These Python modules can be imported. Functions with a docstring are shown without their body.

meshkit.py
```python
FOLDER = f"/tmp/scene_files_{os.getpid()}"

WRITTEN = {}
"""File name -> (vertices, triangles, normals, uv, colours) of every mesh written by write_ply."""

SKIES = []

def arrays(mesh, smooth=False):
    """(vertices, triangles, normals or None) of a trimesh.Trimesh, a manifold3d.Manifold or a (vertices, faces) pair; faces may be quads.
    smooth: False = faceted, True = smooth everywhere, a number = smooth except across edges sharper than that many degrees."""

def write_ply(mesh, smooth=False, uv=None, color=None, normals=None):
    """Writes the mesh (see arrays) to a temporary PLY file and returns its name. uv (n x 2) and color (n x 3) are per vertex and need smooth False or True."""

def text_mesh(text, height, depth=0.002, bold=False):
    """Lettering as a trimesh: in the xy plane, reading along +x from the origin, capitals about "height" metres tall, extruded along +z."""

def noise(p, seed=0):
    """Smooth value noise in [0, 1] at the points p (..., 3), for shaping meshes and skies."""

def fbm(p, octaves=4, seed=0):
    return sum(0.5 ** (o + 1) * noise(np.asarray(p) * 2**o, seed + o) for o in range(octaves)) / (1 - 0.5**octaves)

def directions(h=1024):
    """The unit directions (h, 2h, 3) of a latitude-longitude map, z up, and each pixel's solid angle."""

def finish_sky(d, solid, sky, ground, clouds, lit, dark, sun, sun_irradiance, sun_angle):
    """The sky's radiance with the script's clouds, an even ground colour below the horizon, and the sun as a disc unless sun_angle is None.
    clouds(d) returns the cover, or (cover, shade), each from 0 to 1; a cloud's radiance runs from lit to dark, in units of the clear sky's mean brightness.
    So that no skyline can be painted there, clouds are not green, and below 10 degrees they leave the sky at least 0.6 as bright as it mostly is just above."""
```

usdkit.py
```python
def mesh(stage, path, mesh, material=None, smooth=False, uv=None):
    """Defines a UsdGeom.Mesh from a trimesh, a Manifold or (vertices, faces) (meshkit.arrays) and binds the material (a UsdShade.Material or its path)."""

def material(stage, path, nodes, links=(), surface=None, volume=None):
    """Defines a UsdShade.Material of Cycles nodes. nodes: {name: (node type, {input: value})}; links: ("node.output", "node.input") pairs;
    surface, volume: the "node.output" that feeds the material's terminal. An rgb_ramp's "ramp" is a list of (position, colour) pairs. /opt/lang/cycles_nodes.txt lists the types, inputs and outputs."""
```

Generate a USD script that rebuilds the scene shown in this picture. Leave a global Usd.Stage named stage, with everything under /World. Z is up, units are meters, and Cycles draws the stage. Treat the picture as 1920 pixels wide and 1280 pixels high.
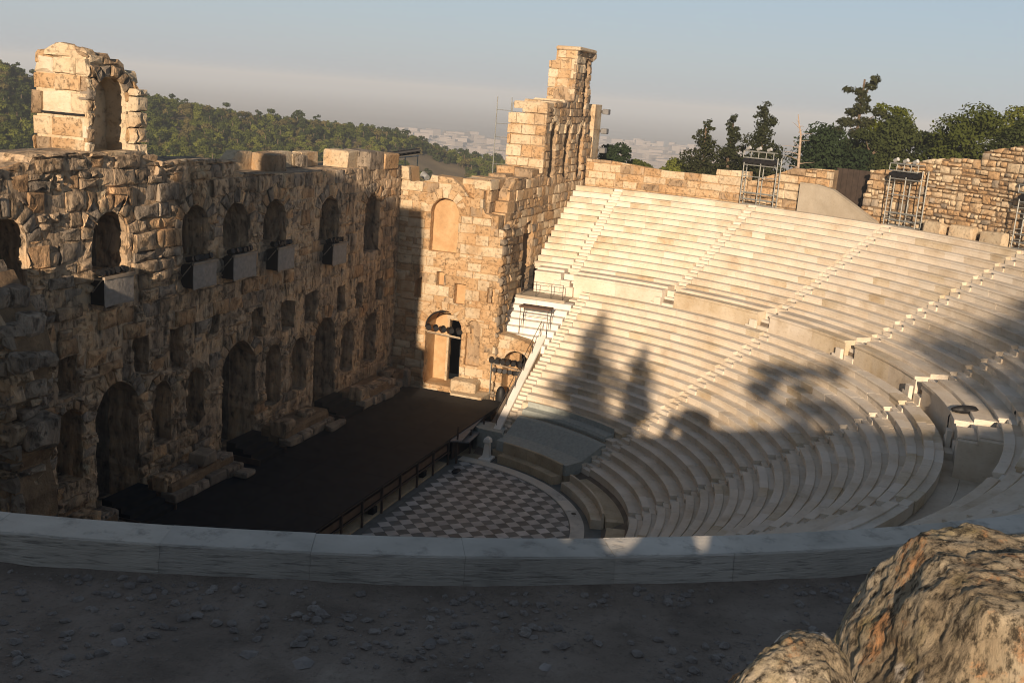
import math, random
import numpy as np, trimesh, usdkit, meshkit
import manifold3d as m3
from shapely.geometry import Polygon, box as sbox, Point
from shapely.ops import unary_union
from shapely import affinity
from pxr import Usd, UsdGeom, UsdLux, UsdShade, Gf, Sdf, Vt

A = np.array
rad = math.radians
stage = Usd.Stage.CreateInMemory()
UsdGeom.SetStageUpAxis(stage, UsdGeom.Tokens.z)
UsdGeom.SetStageMetersPerUnit(stage, 1.0)
world = UsdGeom.Xform.Define(stage, '/World')
stage.SetDefaultPrim(world.GetPrim())
UsdGeom.Scope.Define(stage, '/World/Looks')

# ---------------------------------------------------------------- camera
CAM = A([44.5562, 21.2274, 20.0915]); YAW, PIT, ROL, FPX = 0.33197, 0.22355, 0.07570, 2028.16
fw = A([-math.cos(YAW) * math.cos(PIT), -math.sin(YAW) * math.cos(PIT), -math.sin(PIT)])
rt = np.cross(fw, [0, 0, 1.0]); rt /= np.linalg.norm(rt); up = np.cross(rt, fw)
r2 = rt * math.cos(ROL) + up * math.sin(ROL); u2 = -rt * math.sin(ROL) + up * math.cos(ROL)
cam = UsdGeom.Camera.Define(stage, '/World/camera')
mat4 = Gf.Matrix4d(*r2, 0, *u2, 0, *(-fw), 0, *CAM, 1)
cam.AddTransformOp().Set(mat4)
cam.CreateHorizontalApertureAttr(36.0); cam.CreateVerticalApertureAttr(36.0 * 682 / 1024)
cam.CreateFocalLengthAttr(36.0 * FPX / 1920)
cam.CreateClippingRangeAttr(Gf.Vec2f(0.1, 40000))
EXPOSURE = 0.52
cam.CreateExposureAttr(EXPOSURE)

# ---------------------------------------------------------------- sky and sun
SUN_E, SUN_A = rad(15.0), rad(10.5)
to_sun = A([math.cos(SUN_E) * math.cos(SUN_A), math.cos(SUN_E) * math.sin(SUN_A), math.sin(SUN_E)])
dome = UsdLux.DomeLight.Define(stage, '/World/sky')
dome.GetPrim().SetCustomDataByKey('kind', 'structure')
skymat = usdkit.material(stage, '/World/Looks/sky_material', {
    'sky': ('sky_texture', {'sky_type': 'single_scattering', 'sun_disc': False, 'sun_elevation': SUN_E,
                            'sun_rotation': math.atan2(to_sun[0], to_sun[1]), 'altitude': 150.0,
                            'air_density': 1.0, 'aerosol_density': 1.0, 'ozone_density': 1.5}),
    'tc': ('texture_coordinate', {}), 'sx': ('separate_xyz', {}),
    'veil': ('rgb_ramp', {'ramp': [(0, (.47, .52, .60)), (.03, (.47, .53, .615)), (.09, (.44, .535, .65)), (.18, (.38, .50, .65)), (.45, (.165, .205, .265)), (1, (.095, .11, .135))]}),
    'cn': ('noise_texture', {'scale': 1.6, 'detail': 4.0}), 'cf': ('map_range', {'from_min': .3, 'from_max': .7, 'to_min': .72, 'to_max': .82}),
    'sc': ('vector_math', {'math_type': 'scale', 'scale': 10.5}),
    'mx': ('mix_color', {'use_clamp': False}),
    'bg': ('background_shader', {'strength': 0.065})},
    [('tc.generated', 'sx.vector'), ('sx.z', 'veil.fac'), ('tc.generated', 'cn.vector'), ('cn.fac', 'cf.value'), ('cf.result', 'mx.fac'),
     ('veil.color', 'sc.vector1'), ('sky.color', 'mx.a'), ('sc.vector', 'mx.b'), ('mx.result', 'bg.color')], surface='bg.background')
UsdShade.MaterialBindingAPI.Apply(dome.GetPrim()).Bind(skymat)
sun = UsdLux.DistantLight.Define(stage, '/World/sun')
sun.CreateIntensityAttr(1.25); sun.CreateAngleAttr(0.5); sun.CreateNormalizeAttr(True)
sun.CreateColorAttr(Gf.Vec3f(1.0, 0.77, 0.55))
zx = to_sun; xx = np.cross([0, 0, 1.0], zx); xx /= np.linalg.norm(xx); yx = np.cross(zx, xx)
sun.AddTransformOp().Set(Gf.Matrix4d(*xx, 0, *yx, 0, *zx, 0, 0, 0, 60, 1))

# ---------------------------------------------------------------- helpers
_count = {}
_origin = {}
def newpath(parent, name):
    k = (parent, name); n = _count.get(k, 0); _count[k] = n + 1
    return f'{parent}/{name}' + (f'_{n:03d}' if n else '')
def tag(p, label=None, cat=None, group=None, kind=None):
    p = p.GetPrim() if hasattr(p, 'GetPrim') else p
    for k, v in (('label', label), ('category', cat), ('group', group), ('kind', kind)):
        if v: p.SetCustomDataByKey(k, v)
    return p
def thing(name, label, cat, loc=(0, 0, 0), group=None):
    path = newpath('/World', name)
    x = UsdGeom.Xform.Define(stage, path); loc = A(loc, float)
    x.AddTranslateOp().Set(Gf.Vec3d(*loc)); _origin[path] = loc
    tag(x, label, cat, group)
    return path
def obj(name, mesh, mat, parent='/World', smooth=False, label=None, cat=None, group=None, kind=None):
    path = newpath(parent, name)
    v, f, n = meshkit.arrays(mesh, smooth)
    o = _origin.get(parent, np.zeros(3)); _origin[path] = o
    v = v - o
    m = UsdGeom.Mesh.Define(stage, path)
    m.CreatePointsAttr(Vt.Vec3fArray.FromNumpy(v.astype(np.float32)))
    m.CreateFaceVertexCountsAttr(Vt.IntArray.FromNumpy(np.full(len(f), 3, np.int32)))
    m.CreateFaceVertexIndicesAttr(Vt.IntArray.FromNumpy(f.astype(np.int32).ravel()))
    m.CreateSubdivisionSchemeAttr('none')
    if n is not None:
        m.CreateNormalsAttr(Vt.Vec3fArray.FromNumpy(n.astype(np.float32))); m.SetNormalsInterpolation('vertex')
    UsdShade.MaterialBindingAPI.Apply(m.GetPrim()).Bind(mat)
    tag(m, label, cat, group, kind)
    return path
def cat(meshes):
    vs, fs, o = [], [], 0
    for m in meshes:
        v, f, _ = meshkit.arrays(m); vs.append(v); fs.append(f + o); o += len(v)
    return trimesh.Trimesh(np.vstack(vs), np.vstack(fs), process=False)
def bx(x0, x1, y0, y1, z0, z1):
    m = trimesh.creation.box((abs(x1 - x0), abs(y1 - y0), abs(z1 - z0)))
    m.apply_translation(((x0 + x1) / 2, (y0 + y1) / 2, (z0 + z1) / 2)); return m
def cbox(x0, x1, y0, y1, z0, z1, c=.03, rng=None, j=0):
    """chamfered box (hull of 24 points), optionally uneven"""
    p = []
    for sx in (0, 1):
        for sy in (0, 1):
            for sz in (0, 1):
                b = A([(x0, x1)[sx], (y0, y1)[sy], (z0, z1)[sz]], float)
                s = A([1 - 2 * sx, 1 - 2 * sy, 1 - 2 * sz]) * c
                for k in range(3):
                    q = b + s; q[k] = b[k]
                    if rng is not None: q = q + rng.uniform(-j, j, 3)
                    p.append(q)
    return trimesh.convex.convex_hull(A(p))
def rotz(m, deg, about=(0, 0, 0)):
    m = m.copy(); m.apply_transform(trimesh.transformations.rotation_matrix(rad(deg), [0, 0, 1], about)); return m
def tube(p0, p1, r, sides=6, r1=None):
    p0, p1 = A(p0, float), A(p1, float); d = p1 - p0; L = np.linalg.norm(d); d /= L
    a = np.cross(d, [0, 0, 1.0] if abs(d[2]) < .9 else [1.0, 0, 0]); a /= np.linalg.norm(a); b = np.cross(d, a)
    t = np.arange(sides) * 2 * np.pi / sides; ring = np.cos(t)[:, None] * a + np.sin(t)[:, None] * b
    r1 = r if r1 is None else r1
    v = np.vstack([p0 + r * ring, p1 + r1 * ring, [p0], [p1]]); f = []
    for i in range(sides):
        k = (i + 1) % sides
        f += [[i, k, sides + k], [i, sides + k, sides + i], [2 * sides, k, i], [2 * sides + 1, sides + i, sides + k]]
    return trimesh.Trimesh(v, f, process=False)
def path_tube(pts, r, sides=6, r1=None):
    n = len(pts) - 1; r1 = r if r1 is None else r1
    return cat([tube(pts[i], pts[i + 1], r + (r1 - r) * i / n, sides, r + (r1 - r) * (i + 1) / n) for i in range(n)])
def prism(poly, fn, d0, d1):
    """extrude a shapely polygon (u,v) from depth d0 to d1 through fn(u,v,d)->xyz"""
    ms = []
    for g in getattr(poly, 'geoms', [poly]):
        if g.is_empty or g.area < 1e-4: continue
        m = trimesh.creation.extrude_polygon(g, d1 - d0, engine='earcut')
        v = m.vertices; m = trimesh.Trimesh(fn(v[:, 0], v[:, 1], v[:, 2] + d0), m.faces, process=False); ms.append(m)
    return cat(ms)
def face_y(y0):                                  # wall facing north (+y): u = -x
    return lambda u, v, d: np.stack([-np.asarray(u), y0 + np.asarray(d), np.asarray(v) + 0 * np.asarray(u)], -1)
def face_x(x0):                                  # wall facing east (+x): u = y
    return lambda u, v, d: np.stack([x0 + np.asarray(d), np.asarray(u), np.asarray(v) + 0 * np.asarray(u)], -1)
def face_cyl(R):                                 # wall facing the centre: u = R * azimuth
    return lambda u, v, d: np.stack([-(R - np.asarray(d)) * np.cos(np.asarray(u) / R), (R - np.asarray(d)) * np.sin(np.asarray(u) / R), np.asarray(v) + 0 * np.asarray(u)], -1)
def arch(uc, w, v0, v1, n=10):
    """arched opening, width w, foot v0, crown v1"""
    r = w / 2; t = np.linspace(0, math.pi, n)
    return Polygon([(uc - r, v0), (uc + r, v0)] + [(uc + r * math.cos(a), v1 - r + r * math.sin(a)) for a in t])
def voussoirs(uc, w, v1, t, n, rng):
    r = w / 2; out = []; e = np.linspace(0, math.pi, n + 1)
    for i in range(n):
        a, b = e[i] + .02, e[i + 1] - .02; R = r + t * rng.uniform(.85, 1.15)
        out.append(Polygon([(uc + r * math.cos(a), v1 - r + r * math.sin(a)), (uc + R * math.cos(a), v1 - r + R * math.sin(a)),
                            (uc + R * math.cos(b), v1 - r + R * math.sin(b)), (uc + r * math.cos(b), v1 - r + r * math.sin(b))]))
    return out
def masonry(region, hr, lr, rng, gap=.025, rubble=0.0):
    u0, v0, u1, v1 = region.bounds; out = []; v = v0
    while v < v1:
        h = rng.uniform(*hr); h = min(h, v1 - v) if v1 - v - h > .15 else v1 - v
        u = u0 - rng.uniform(0, lr[1])
        while u < u1:
            L = rng.uniform(*lr)
            cells = [(u, v, u + L, v + h)]
            if rubble and rng.random() < rubble:
                k = rng.uniform(.35, .65); cells = [(u, v, u + L, v + h * k), (u, v + h * k, u + L * k, v + h), (u + L * k, v + h * k, u + L, v + h)]
            for a, b, c, d in cells:
                g = gap / 2
                if c - a < 3 * g or d - b < 3 * g: continue
                j = (d - b) * .06
                p = Polygon([(a + g, b + g + rng.uniform(0, j)), (c - g, b + g + rng.uniform(0, j)), (c - g, d - g - rng.uniform(0, j)), (a + g, d - g - rng.uniform(0, j))])
                q = p.intersection(region)
                for s in getattr(q, 'geoms', [q]):
                    if s.geom_type == 'Polygon' and s.area > .03: out.append(s)
            u += L
        v += h
    return out
def stone(poly, fn, back, proud, rng, bev=.045, amp=.02, step=.45, wob=.012):
    p = A(poly.exterior.coords)[:-1]
    if Polygon(p).exterior.is_ccw is False: p = p[::-1]
    q = []
    for i in range(len(p)):
        a, b = p[i], p[(i + 1) % len(p)]; L = np.linalg.norm(b - a)
        if L < .03: continue
        k = max(1, int(L / step))
        for t in range(k): q.append(a + (b - a) * t / k)
    if len(q) < 3: return None
    q = A(q); n = len(q); c = poly.centroid
    if not poly.contains(c): c = poly.representative_point()
    c = A([c.x, c.y]); dv = q - c; L = np.linalg.norm(dv, axis=1, keepdims=True)
    q = q + rng.uniform(-wob, wob, q.shape)
    k1 = np.clip(1 - bev / np.maximum(L, .05), .5, .97)
    r1 = c + dv * k1; rm = c + dv * k1 * rng.uniform(.45, .6, (n, 1))
    lean = rng.uniform(-amp, amp, 2) / max(.3, math.sqrt(poly.area))
    dep = lambda x: proud + (x - c) @ lean
    d1 = dep(r1) + rng.uniform(-amp, amp * .4, n); dm = dep(rm) + rng.uniform(-amp * .6, amp, n)
    V = np.vstack([fn(q[:, 0], q[:, 1], np.full(n, -back)), fn(q[:, 0], q[:, 1], np.minimum(d1 - bev * .8, proud)), fn(r1[:, 0], r1[:, 1], d1), fn(rm[:, 0], rm[:, 1], dm), fn(c[:1], c[1:], A([proud + rng.uniform(0, amp)]))])
    F = []
    for i in range(n):
        k = (i + 1) % n
        for ring in range(3):
            a, b = ring * n, (ring + 1) * n
            F += [[a + i, a + k, b + k], [a + i, b + k, b + i]]
        F.append([3 * n + i, 3 * n + k, 4 * n])
    return trimesh.Trimesh(V, F, process=False)
def lay(parent, polys, fn, mats, rng, back=.25, proud=(.0, .06), bev=.045, amp=.02, limit=300, name='stone', rest='stonework', size=None, amp_fn=None, weights=None, smooth=False, wob=.012):
    ms = []
    for p in polys:
        a = amp if amp_fn is None else amp_fn(p.centroid.x, p.centroid.y)
        m = stone(p, fn, back, rng.uniform(*proud) * (a / amp if amp_fn else 1), rng, bev, a, wob=wob)
        if m is None: continue
        d = np.linalg.norm(m.vertices[-1] - CAM)
        ms.append((p.area / d ** 2, m))
    ms.sort(key=lambda t: -t[0])
    for k, (_, m) in enumerate(ms[:limit]):
        i = rng.choice(len(mats), p=weights)
        obj(name, m, mats[i], parent, smooth)
    if len(ms) > limit:
        obj(rest, cat([m for _, m in ms[limit:]]), mats[0], parent, smooth, kind='stuff')
def sag(p, v): return p
def gnoise(P, s, seed=0, o=4): return meshkit.fbm(np.asarray(P) * s, o, seed) - .5
def polar(r, az, z=0.0):
    a = rad(az); return A([-r * math.cos(a), r * math.sin(a), z])

# ---------------------------------------------------------------- materials
LK = '/World/Looks/'
def stone_mat(name, ramp, scale=.8, fine=7.0, pit=.35, bump=.06, bscale=6.0, var=.25, stretch=(1, 1, 1), rough=.9, dark=(.05, .045, .04), streak=0.0, cav=0.0):
    n = {'g': ('geometry', {}), 'mp': ('mapping', {'scale': stretch}),
         'n1': ('noise_texture', {'scale': scale, 'detail': 6.0, 'roughness': .6, 'distortion': .3}),
         'r1': ('rgb_ramp', {'ramp': ramp}),
         'n2': ('noise_texture', {'scale': fine, 'detail': 8.0, 'roughness': .7}),
         'r2': ('rgb_ramp', {'ramp': [(.30, (1, 1, 1)), (.46, (0, 0, 0))]}),
         'pm': ('math', {'math_type': 'multiply', 'value2': pit}),
         'm1': ('mix_color', {'blend_type': 'mix', 'b': dark}),
         'oi': ('object_info', {}),
         'r3': ('rgb_ramp', {'ramp': [(0, (1 - var, 1 - var, 1 - var)), (.5, (1, .98, .95)), (1, (1 + var * .6,) * 3)]}),
         'm2': ('mix_color', {'blend_type': 'multiply', 'fac': 1.0, 'use_clamp': False}),
         'n3': ('noise_texture', {'scale': bscale, 'detail': 9.0, 'roughness': .65}),
         'b': ('bump', {'strength': 1.0, 'distance': bump}),
         'p': ('principled_bsdf', {'roughness': rough, 'specular_ior_level': .2})}
    l = [('g.position', 'mp.vector'), ('g.position', 'n1.vector'), ('mp.vector', 'n2.vector'), ('mp.vector', 'n3.vector'), ('n1.fac', 'r1.fac'), ('n2.fac', 'r2.fac'),
         ('r2.color', 'pm.value1'), ('r1.color', 'm1.a'), ('pm.value', 'm1.fac'), ('oi.random', 'r3.fac'), ('m1.result', 'm2.a'), ('r3.color', 'm2.b'),
         ('m2.result', 'p.base_color'), ('n3.fac', 'b.height'), ('b.normal', 'p.normal')]
    if streak:
        n['ms'] = ('mapping', {'scale': (1.6, 1.6, .12)}); n['ns'] = ('noise_texture', {'scale': 1.3, 'detail': 5.0, 'roughness': .6})
        n['rs'] = ('rgb_ramp', {'ramp': [(.42, (0, 0, 0)), (.62, (1, 1, 1))]}); n['sm'] = ('math', {'math_type': 'multiply', 'value2': streak})
        n['m3'] = ('mix_color', {'blend_type': 'mix', 'b': dark})
        l += [('g.position', 'ms.vector'), ('ms.vector', 'ns.vector'), ('ns.fac', 'rs.fac'), ('rs.color', 'sm.value1'), ('sm.value', 'm3.fac'), ('m2.result', 'm3.a'), ('m3.result', 'p.base_color')]
        l.remove(('m2.result', 'p.base_color'))
    if cav:
        n['hc'] = ('math', {'math_type': 'multiply_add', 'value2': -cav}); l.remove(('n3.fac', 'b.height'))
        l += [('r2.color', 'hc.value1'), ('n3.fac', 'hc.value3'), ('hc.value', 'b.height')]
    return usdkit.material(stage, LK + name, n, l, surface='p.BSDF')
def plain(name, col, rough=.7, metal=0.0, nscale=3.0, nvar=.2, bump=0.0, bscale=20.0, spec=.3):
    c = A(col)
    n = {'g': ('geometry', {}), 'n1': ('noise_texture', {'scale': nscale, 'detail': 5.0}),
         'r': ('rgb_ramp', {'ramp': [(.3, tuple(c * (1 - nvar))), (.7, tuple(np.minimum(c * (1 + nvar), .95)))]}),
         'p': ('principled_bsdf', {'roughness': rough, 'metallic': metal, 'specular_ior_level': spec})}
    l = [('g.position', 'n1.vector'), ('n1.fac', 'r.fac'), ('r.color', 'p.base_color')]
    if bump:
        n['n2'] = ('noise_texture', {'scale': bscale, 'detail': 6.0}); n['b'] = ('bump', {'strength': 1.0, 'distance': bump})
        l += [('g.position', 'n2.vector'), ('n2.fac', 'b.height'), ('b.normal', 'p.normal')]
    return usdkit.material(stage, LK + name, n, l, surface='p.BSDF')
def leaf_mat(name, c0, c1, c2, trans=.2):
    n = {'g': ('geometry', {}), 'oi': ('object_info', {}),
         'ad': ('math', {'math_type': 'multiply_add', 'value2': .35}), 'sc': ('math', {'math_type': 'multiply', 'value2': .65}),
         'r': ('rgb_ramp', {'ramp': [(0, c0), (.5, c1), (1, c2)]}),
         'd': ('diffuse_bsdf', {}), 't': ('translucent_bsdf', {}), 'm': ('mix_closure', {'fac': trans})}
    l = [('g.random_per_island', 'sc.value1'), ('oi.random', 'ad.value1'), ('sc.value', 'ad.value3'), ('ad.value', 'r.fac'),
         ('r.color', 'd.color'), ('r.color', 't.color'), ('d.BSDF', 'm.closure1'), ('t.BSDF', 'm.closure2')]
    return usdkit.material(stage, LK + name, n, l, surface='m.closure')

LIME = [(.22, (.13, .10, .075)), (.38, (.26, .185, .115)), (.5, (.36, .27, .18)), (.6, (.40, .26, .135)), (.75, (.45, .36, .26))]
ORANGE = [(.25, (.27, .18, .10)), (.42, (.41, .265, .14)), (.55, (.46, .32, .185)), (.7, (.50, .40, .27))]
GREYL = [(.25, (.10, .088, .075)), (.45, (.22, .185, .145)), (.6, (.30, .25, .19)), (.75, (.36, .29, .20))]
CREAM = [(.22, (.33, .24, .15)), (.38, (.46, .33, .20)), (.5, (.51, .41, .28)), (.62, (.54, .45, .32)), (.78, (.57, .49, .37))]
lime_a = stone_mat('limestone_warm', LIME, .7, 4, .6, .13, 5, .16, (1, 1, .6), cav=.45)
lime_b = stone_mat('limestone_orange', ORANGE, .6, 5, .5, .09, 5, .13, cav=.4)
lime_c = stone_mat('limestone_grey', GREYL, .8, 5, .5, .09, 5, .2, (1, 1, .5))
lime_d = stone_mat('limestone_cream', CREAM, .6, 5, .5, .07, 6, .10, cav=.4)
SC_A = [(0.22, (0.19, 0.149, 0.108)), (0.38, (0.355, 0.272, 0.189)), (0.5, (0.503, 0.385, 0.261)), (0.6, (0.572, 0.405, 0.246)), (0.75, (0.6, 0.518, 0.362))]
SC_B = [(0.25, (0.149, 0.13, 0.111)), (0.45, (0.297, 0.251, 0.199)), (0.6, (0.406, 0.34, 0.263)), (0.75, (0.499, 0.411, 0.312))]
SC_C = [(0.25, (0.254, 0.17, 0.105)), (0.42, (0.456, 0.293, 0.162)), (0.55, (0.557, 0.369, 0.209)), (0.7, (0.6, 0.462, 0.29))]
scaen_a = stone_mat('scaenae_stone', SC_A, .9, 3.2, .75, .24, 3.2, .22, (1, 1, .55), streak=.5, cav=.55)
scaen_b = stone_mat('scaenae_stone_grey', SC_B, .9, 3.0, .75, .24, 3.0, .22, (1, 1, .55), streak=.45, cav=.55)
scaen_c = stone_mat('scaenae_stone_orange', SC_C, 1.1, 3.4, .65, .2, 3.5, .22, (1, 1, .55), streak=.35, cav=.5)
niche_m = stone_mat('niche_plaster', [(.25, (.36, .22, .11)), (.45, (.44, .285, .15)), (.6, (.48, .34, .19)), (.75, (.52, .40, .25))], 1.1, 4, .18, .03, 7, .0)
mortar = stone_mat('mortar_core', [(.3, (.12, .085, .055)), (.55, (.22, .155, .095)), (.75, (.30, .22, .14))], 1.5, 8, .5, .06, 8, .0)
shade_in = plain('interior_shade_paint', (.022, .02, .018), .95)  # near-black colour stands in for the shade of unlit rooms
MARB = [(.25, (.44, .36, .26)), (.42, (.57, .50, .40)), (.55, (.63, .57, .48)), (.75, (.66, .61, .53))]
marb_a = stone_mat('marble_seat', MARB, .5, 5, .34, .02, 12, .07, (1, 1, 2.2), rough=.78, dark=(.27, .22, .165), cav=.3)
marb_b = stone_mat('marble_seat_stained', [(.25, (.40, .30, .19)), (.42, (.50, .42, .30)), (.55, (.57, .50, .39)), (.75, (.62, .56, .46))], .6, 5, .42, .02, 12, .09, (1, 1, 2.2), rough=.8, dark=(.22, .17, .115), cav=.3)
marb_c = stone_mat('marble_seat_pale', [(.3, (.58, .53, .45)), (.7, (.67, .62, .54))], 1.0, 10, .12, .008, 16, .06, rough=.7, dark=(.35, .3, .24))
marb_g = stone_mat('marble_ledge', [(.3, (.38, .365, .325)), (.45, (.49, .465, .415)), (.58, (.54, .515, .46)), (.72, (.60, .57, .51))], .8, 4, .8, .02, 8, .12, (.5, .5, 6.0), cav=.3, rough=.7, dark=(.22, .21, .19))
marb_w = stone_mat('marble_white', [(.3, (.66, .63, .57)), (.7, (.78, .76, .71))], 1.0, 10, .08, .006, 16, .05, rough=.65, dark=(.4, .36, .3))
bank_m = plain('bank_stone', (.16, .13, .10), .95, nscale=2)
tile_l = stone_mat('tile_light', [(.3, (.36, .355, .345)), (.7, (.50, .49, .47))], 1.5, 9, .3, .004, 14, .22, rough=.6, dark=(.2, .18, .16))
tile_d = stone_mat('tile_dark', [(.3, (.10, .11, .11)), (.7, (.17, .18, .175))], 1.5, 9, .3, .004, 14, .25, rough=.6, dark=(.06, .06, .06))
stage_m = plain('stage_black', (.0095, .0108, .0125), .75, nscale=1.2, nvar=.3)
stage_fr = plain('stage_frame', (.075, .055, .042), .7)
stage_pn = plain('stage_panel', (.13, .085, .055), .8)
grey_pn = plain('grey_board', (.17, .17, .17), .7)
grey_cl = plain('grey_cloth', (.31, .335, .31), .85, nscale=6, nvar=.12, bump=.02, bscale=5)
tan_m = stone_mat('tan_stone', [(.3, (.36, .29, .19)), (.7, (.50, .42, .30))], 1.2, 8, .4, .02, 12, .15)
conc_m = stone_mat('concrete', [(.3, (.30, .26, .20)), (.55, (.37, .33, .265)), (.75, (.42, .38, .31))], .6, 8, .2, .012, 14, .0)
wood_dk = plain('dark_wood', (.05, .036, .028), .8)
brown_m = plain('brown_board', (.12, .075, .055), .8)
steel_m = plain('galvanised_steel', (.27, .28, .265), .5, .4, nscale=8)
iron_m = plain('dark_iron', (.05, .045, .04), .6, .3)
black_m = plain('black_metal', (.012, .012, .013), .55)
lamp_gl = plain('lamp_glass', (.55, .55, .53), .15, nvar=.1, spec=.6)
lamp_hs = plain('lamp_housing_pale', (.26, .265, .26), .5)
fabric_m = plain('pale_fabric', (.26, .24, .215), .9, nscale=5, nvar=.15, bump=.02, bscale=7)
panel_br = plain('panel_batten', (.26, .215, .165), .8)
dirt_m = stone_mat('dirt', [(.25, (.15, .125, .104)), (.45, (.24, .20, .165)), (.6, (.295, .25, .21)), (.78, (.38, .335, .285))], .9, 9, .45, .07, 14, .0, dark=(.06, .05, .042))
dirt_w = stone_mat('dry_earth', [(.25, (.22, .15, .09)), (.5, (.32, .23, .145)), (.75, (.38, .29, .19))], .8, 8, .3, .04, 6, .0)
slate_m = stone_mat('loose_stone', [(.25, (.17, .155, .145)), (.5, (.25, .23, .215)), (.75, (.36, .335, .31))], 2.5, 8, .3, .02, 18, .35)
hillg_m = plain('hill_ground', (.15, .115, .065), .95, nscale=.06, nvar=.45)
plain_m = plain('plain_ground', (.22, .19, .16), .95, nscale=.004, nvar=.25)
city_m = plain('city_walls', (.27, .235, .21), .9, nscale=.02, nvar=.15)
bark_m = plain('bark', (.13, .095, .065), .95, nscale=6, nvar=.35, bump=.03)
bark_pale = plain('bark_dead', (.36, .28, .21), .95, nscale=6, nvar=.3)
pine_m = leaf_mat('pine_leaves', (.055, .07, .018), (.18, .195, .04), (.34, .33, .06))
pine_dry = leaf_mat('pine_leaves_dry', (.09, .08, .032), (.18, .15, .058), (.27, .21, .085))
pine_dk = leaf_mat('pine_leaves_dark', (.03, .042, .017), (.066, .08, .027), (.115, .125, .04))
cyp_m = leaf_mat('cypress_leaves', (.035, .042, .02), (.06, .064, .03), (.10, .098, .045), .25)
oak_m = leaf_mat('oak_leaves', (.022, .036, .018), (.045, .066, .03), (.08, .105, .043), .25)
yell_m = leaf_mat('yellow_leaves', (.10, .12, .018), (.16, .18, .025), (.22, .22, .035), .4)
grass_m = leaf_mat('grass_green', (.03, .06, .03), (.05, .09, .045), (.08, .12, .06))

# ================================================================ LARGE STRUCTURE
rng = np.random.default_rng(7)
# heights of the wide land ------------------------------------------------
HEAD = A([-175, -168, -164, -161.4, -159.6, -158.6, -156.6, -155.2, -153, -150.2, -147, -144.2, -141.5, -138.8, -136.7, -135.4, -129, -110, -90])
CRST = A([-30, -22, -12, -5.5, -4.0, -3.0, -1.0, 2.3, 5.0, 7.0, 7.4, 8.8, 10.6, 12.4, 13.4, 16.6, 18, 20, 22])
def land(x, y):
    d = np.hypot(x - CAM[0], y - CAM[1]); hd = np.degrees(np.arctan2(y - CAM[1], x - CAM[0]))
    hd = np.where(hd > 0, hd - 360, hd)
    r = np.hypot(x, y)
    base = np.interp(r, [0, 56, 75, 150, 600, 1300, 20000], [-1.0, -1.0, -4, -15, -40, -76, -80])
    c = np.interp(hd, HEAD, CRST, left=-60, right=22)
    D = 345.0
    prof = np.interp(d, [130, 200, 270, D, 430, 600], [0, .22, .62, 1.0, .8, 0])
    h = base + np.maximum(c - base, 0) * prof
    n = meshkit.fbm(np.stack([x * .012, y * .012, 0 * x], -1), 4, 3) - .5
    return h + n * np.clip((d - 130) / 100, 0, 1) * 5 * np.clip(1 - (d - 600) / 600, .2, 1)
rr = np.concatenate([np.linspace(0, 150, 26), np.linspace(165, 620, 60), np.geomspace(660, 14000, 40)])
tt = np.radians(np.linspace(0, 360, 361))
R_, T_ = np.meshgrid(rr, tt, indexing='ij'); X_, Y_ = R_ * np.cos(T_), R_ * np.sin(T_)
V = np.stack([X_, Y_, land(X_, Y_)], -1).reshape(-1, 3)
i, j = np.meshgrid(np.arange(len(rr) - 1), np.arange(360), indexing='ij'); w = 361
Q = np.stack([i * w + j, (i + 1) * w + j, (i + 1) * w + j + 1, i * w + j + 1], -1).reshape(-1, 4)
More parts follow.
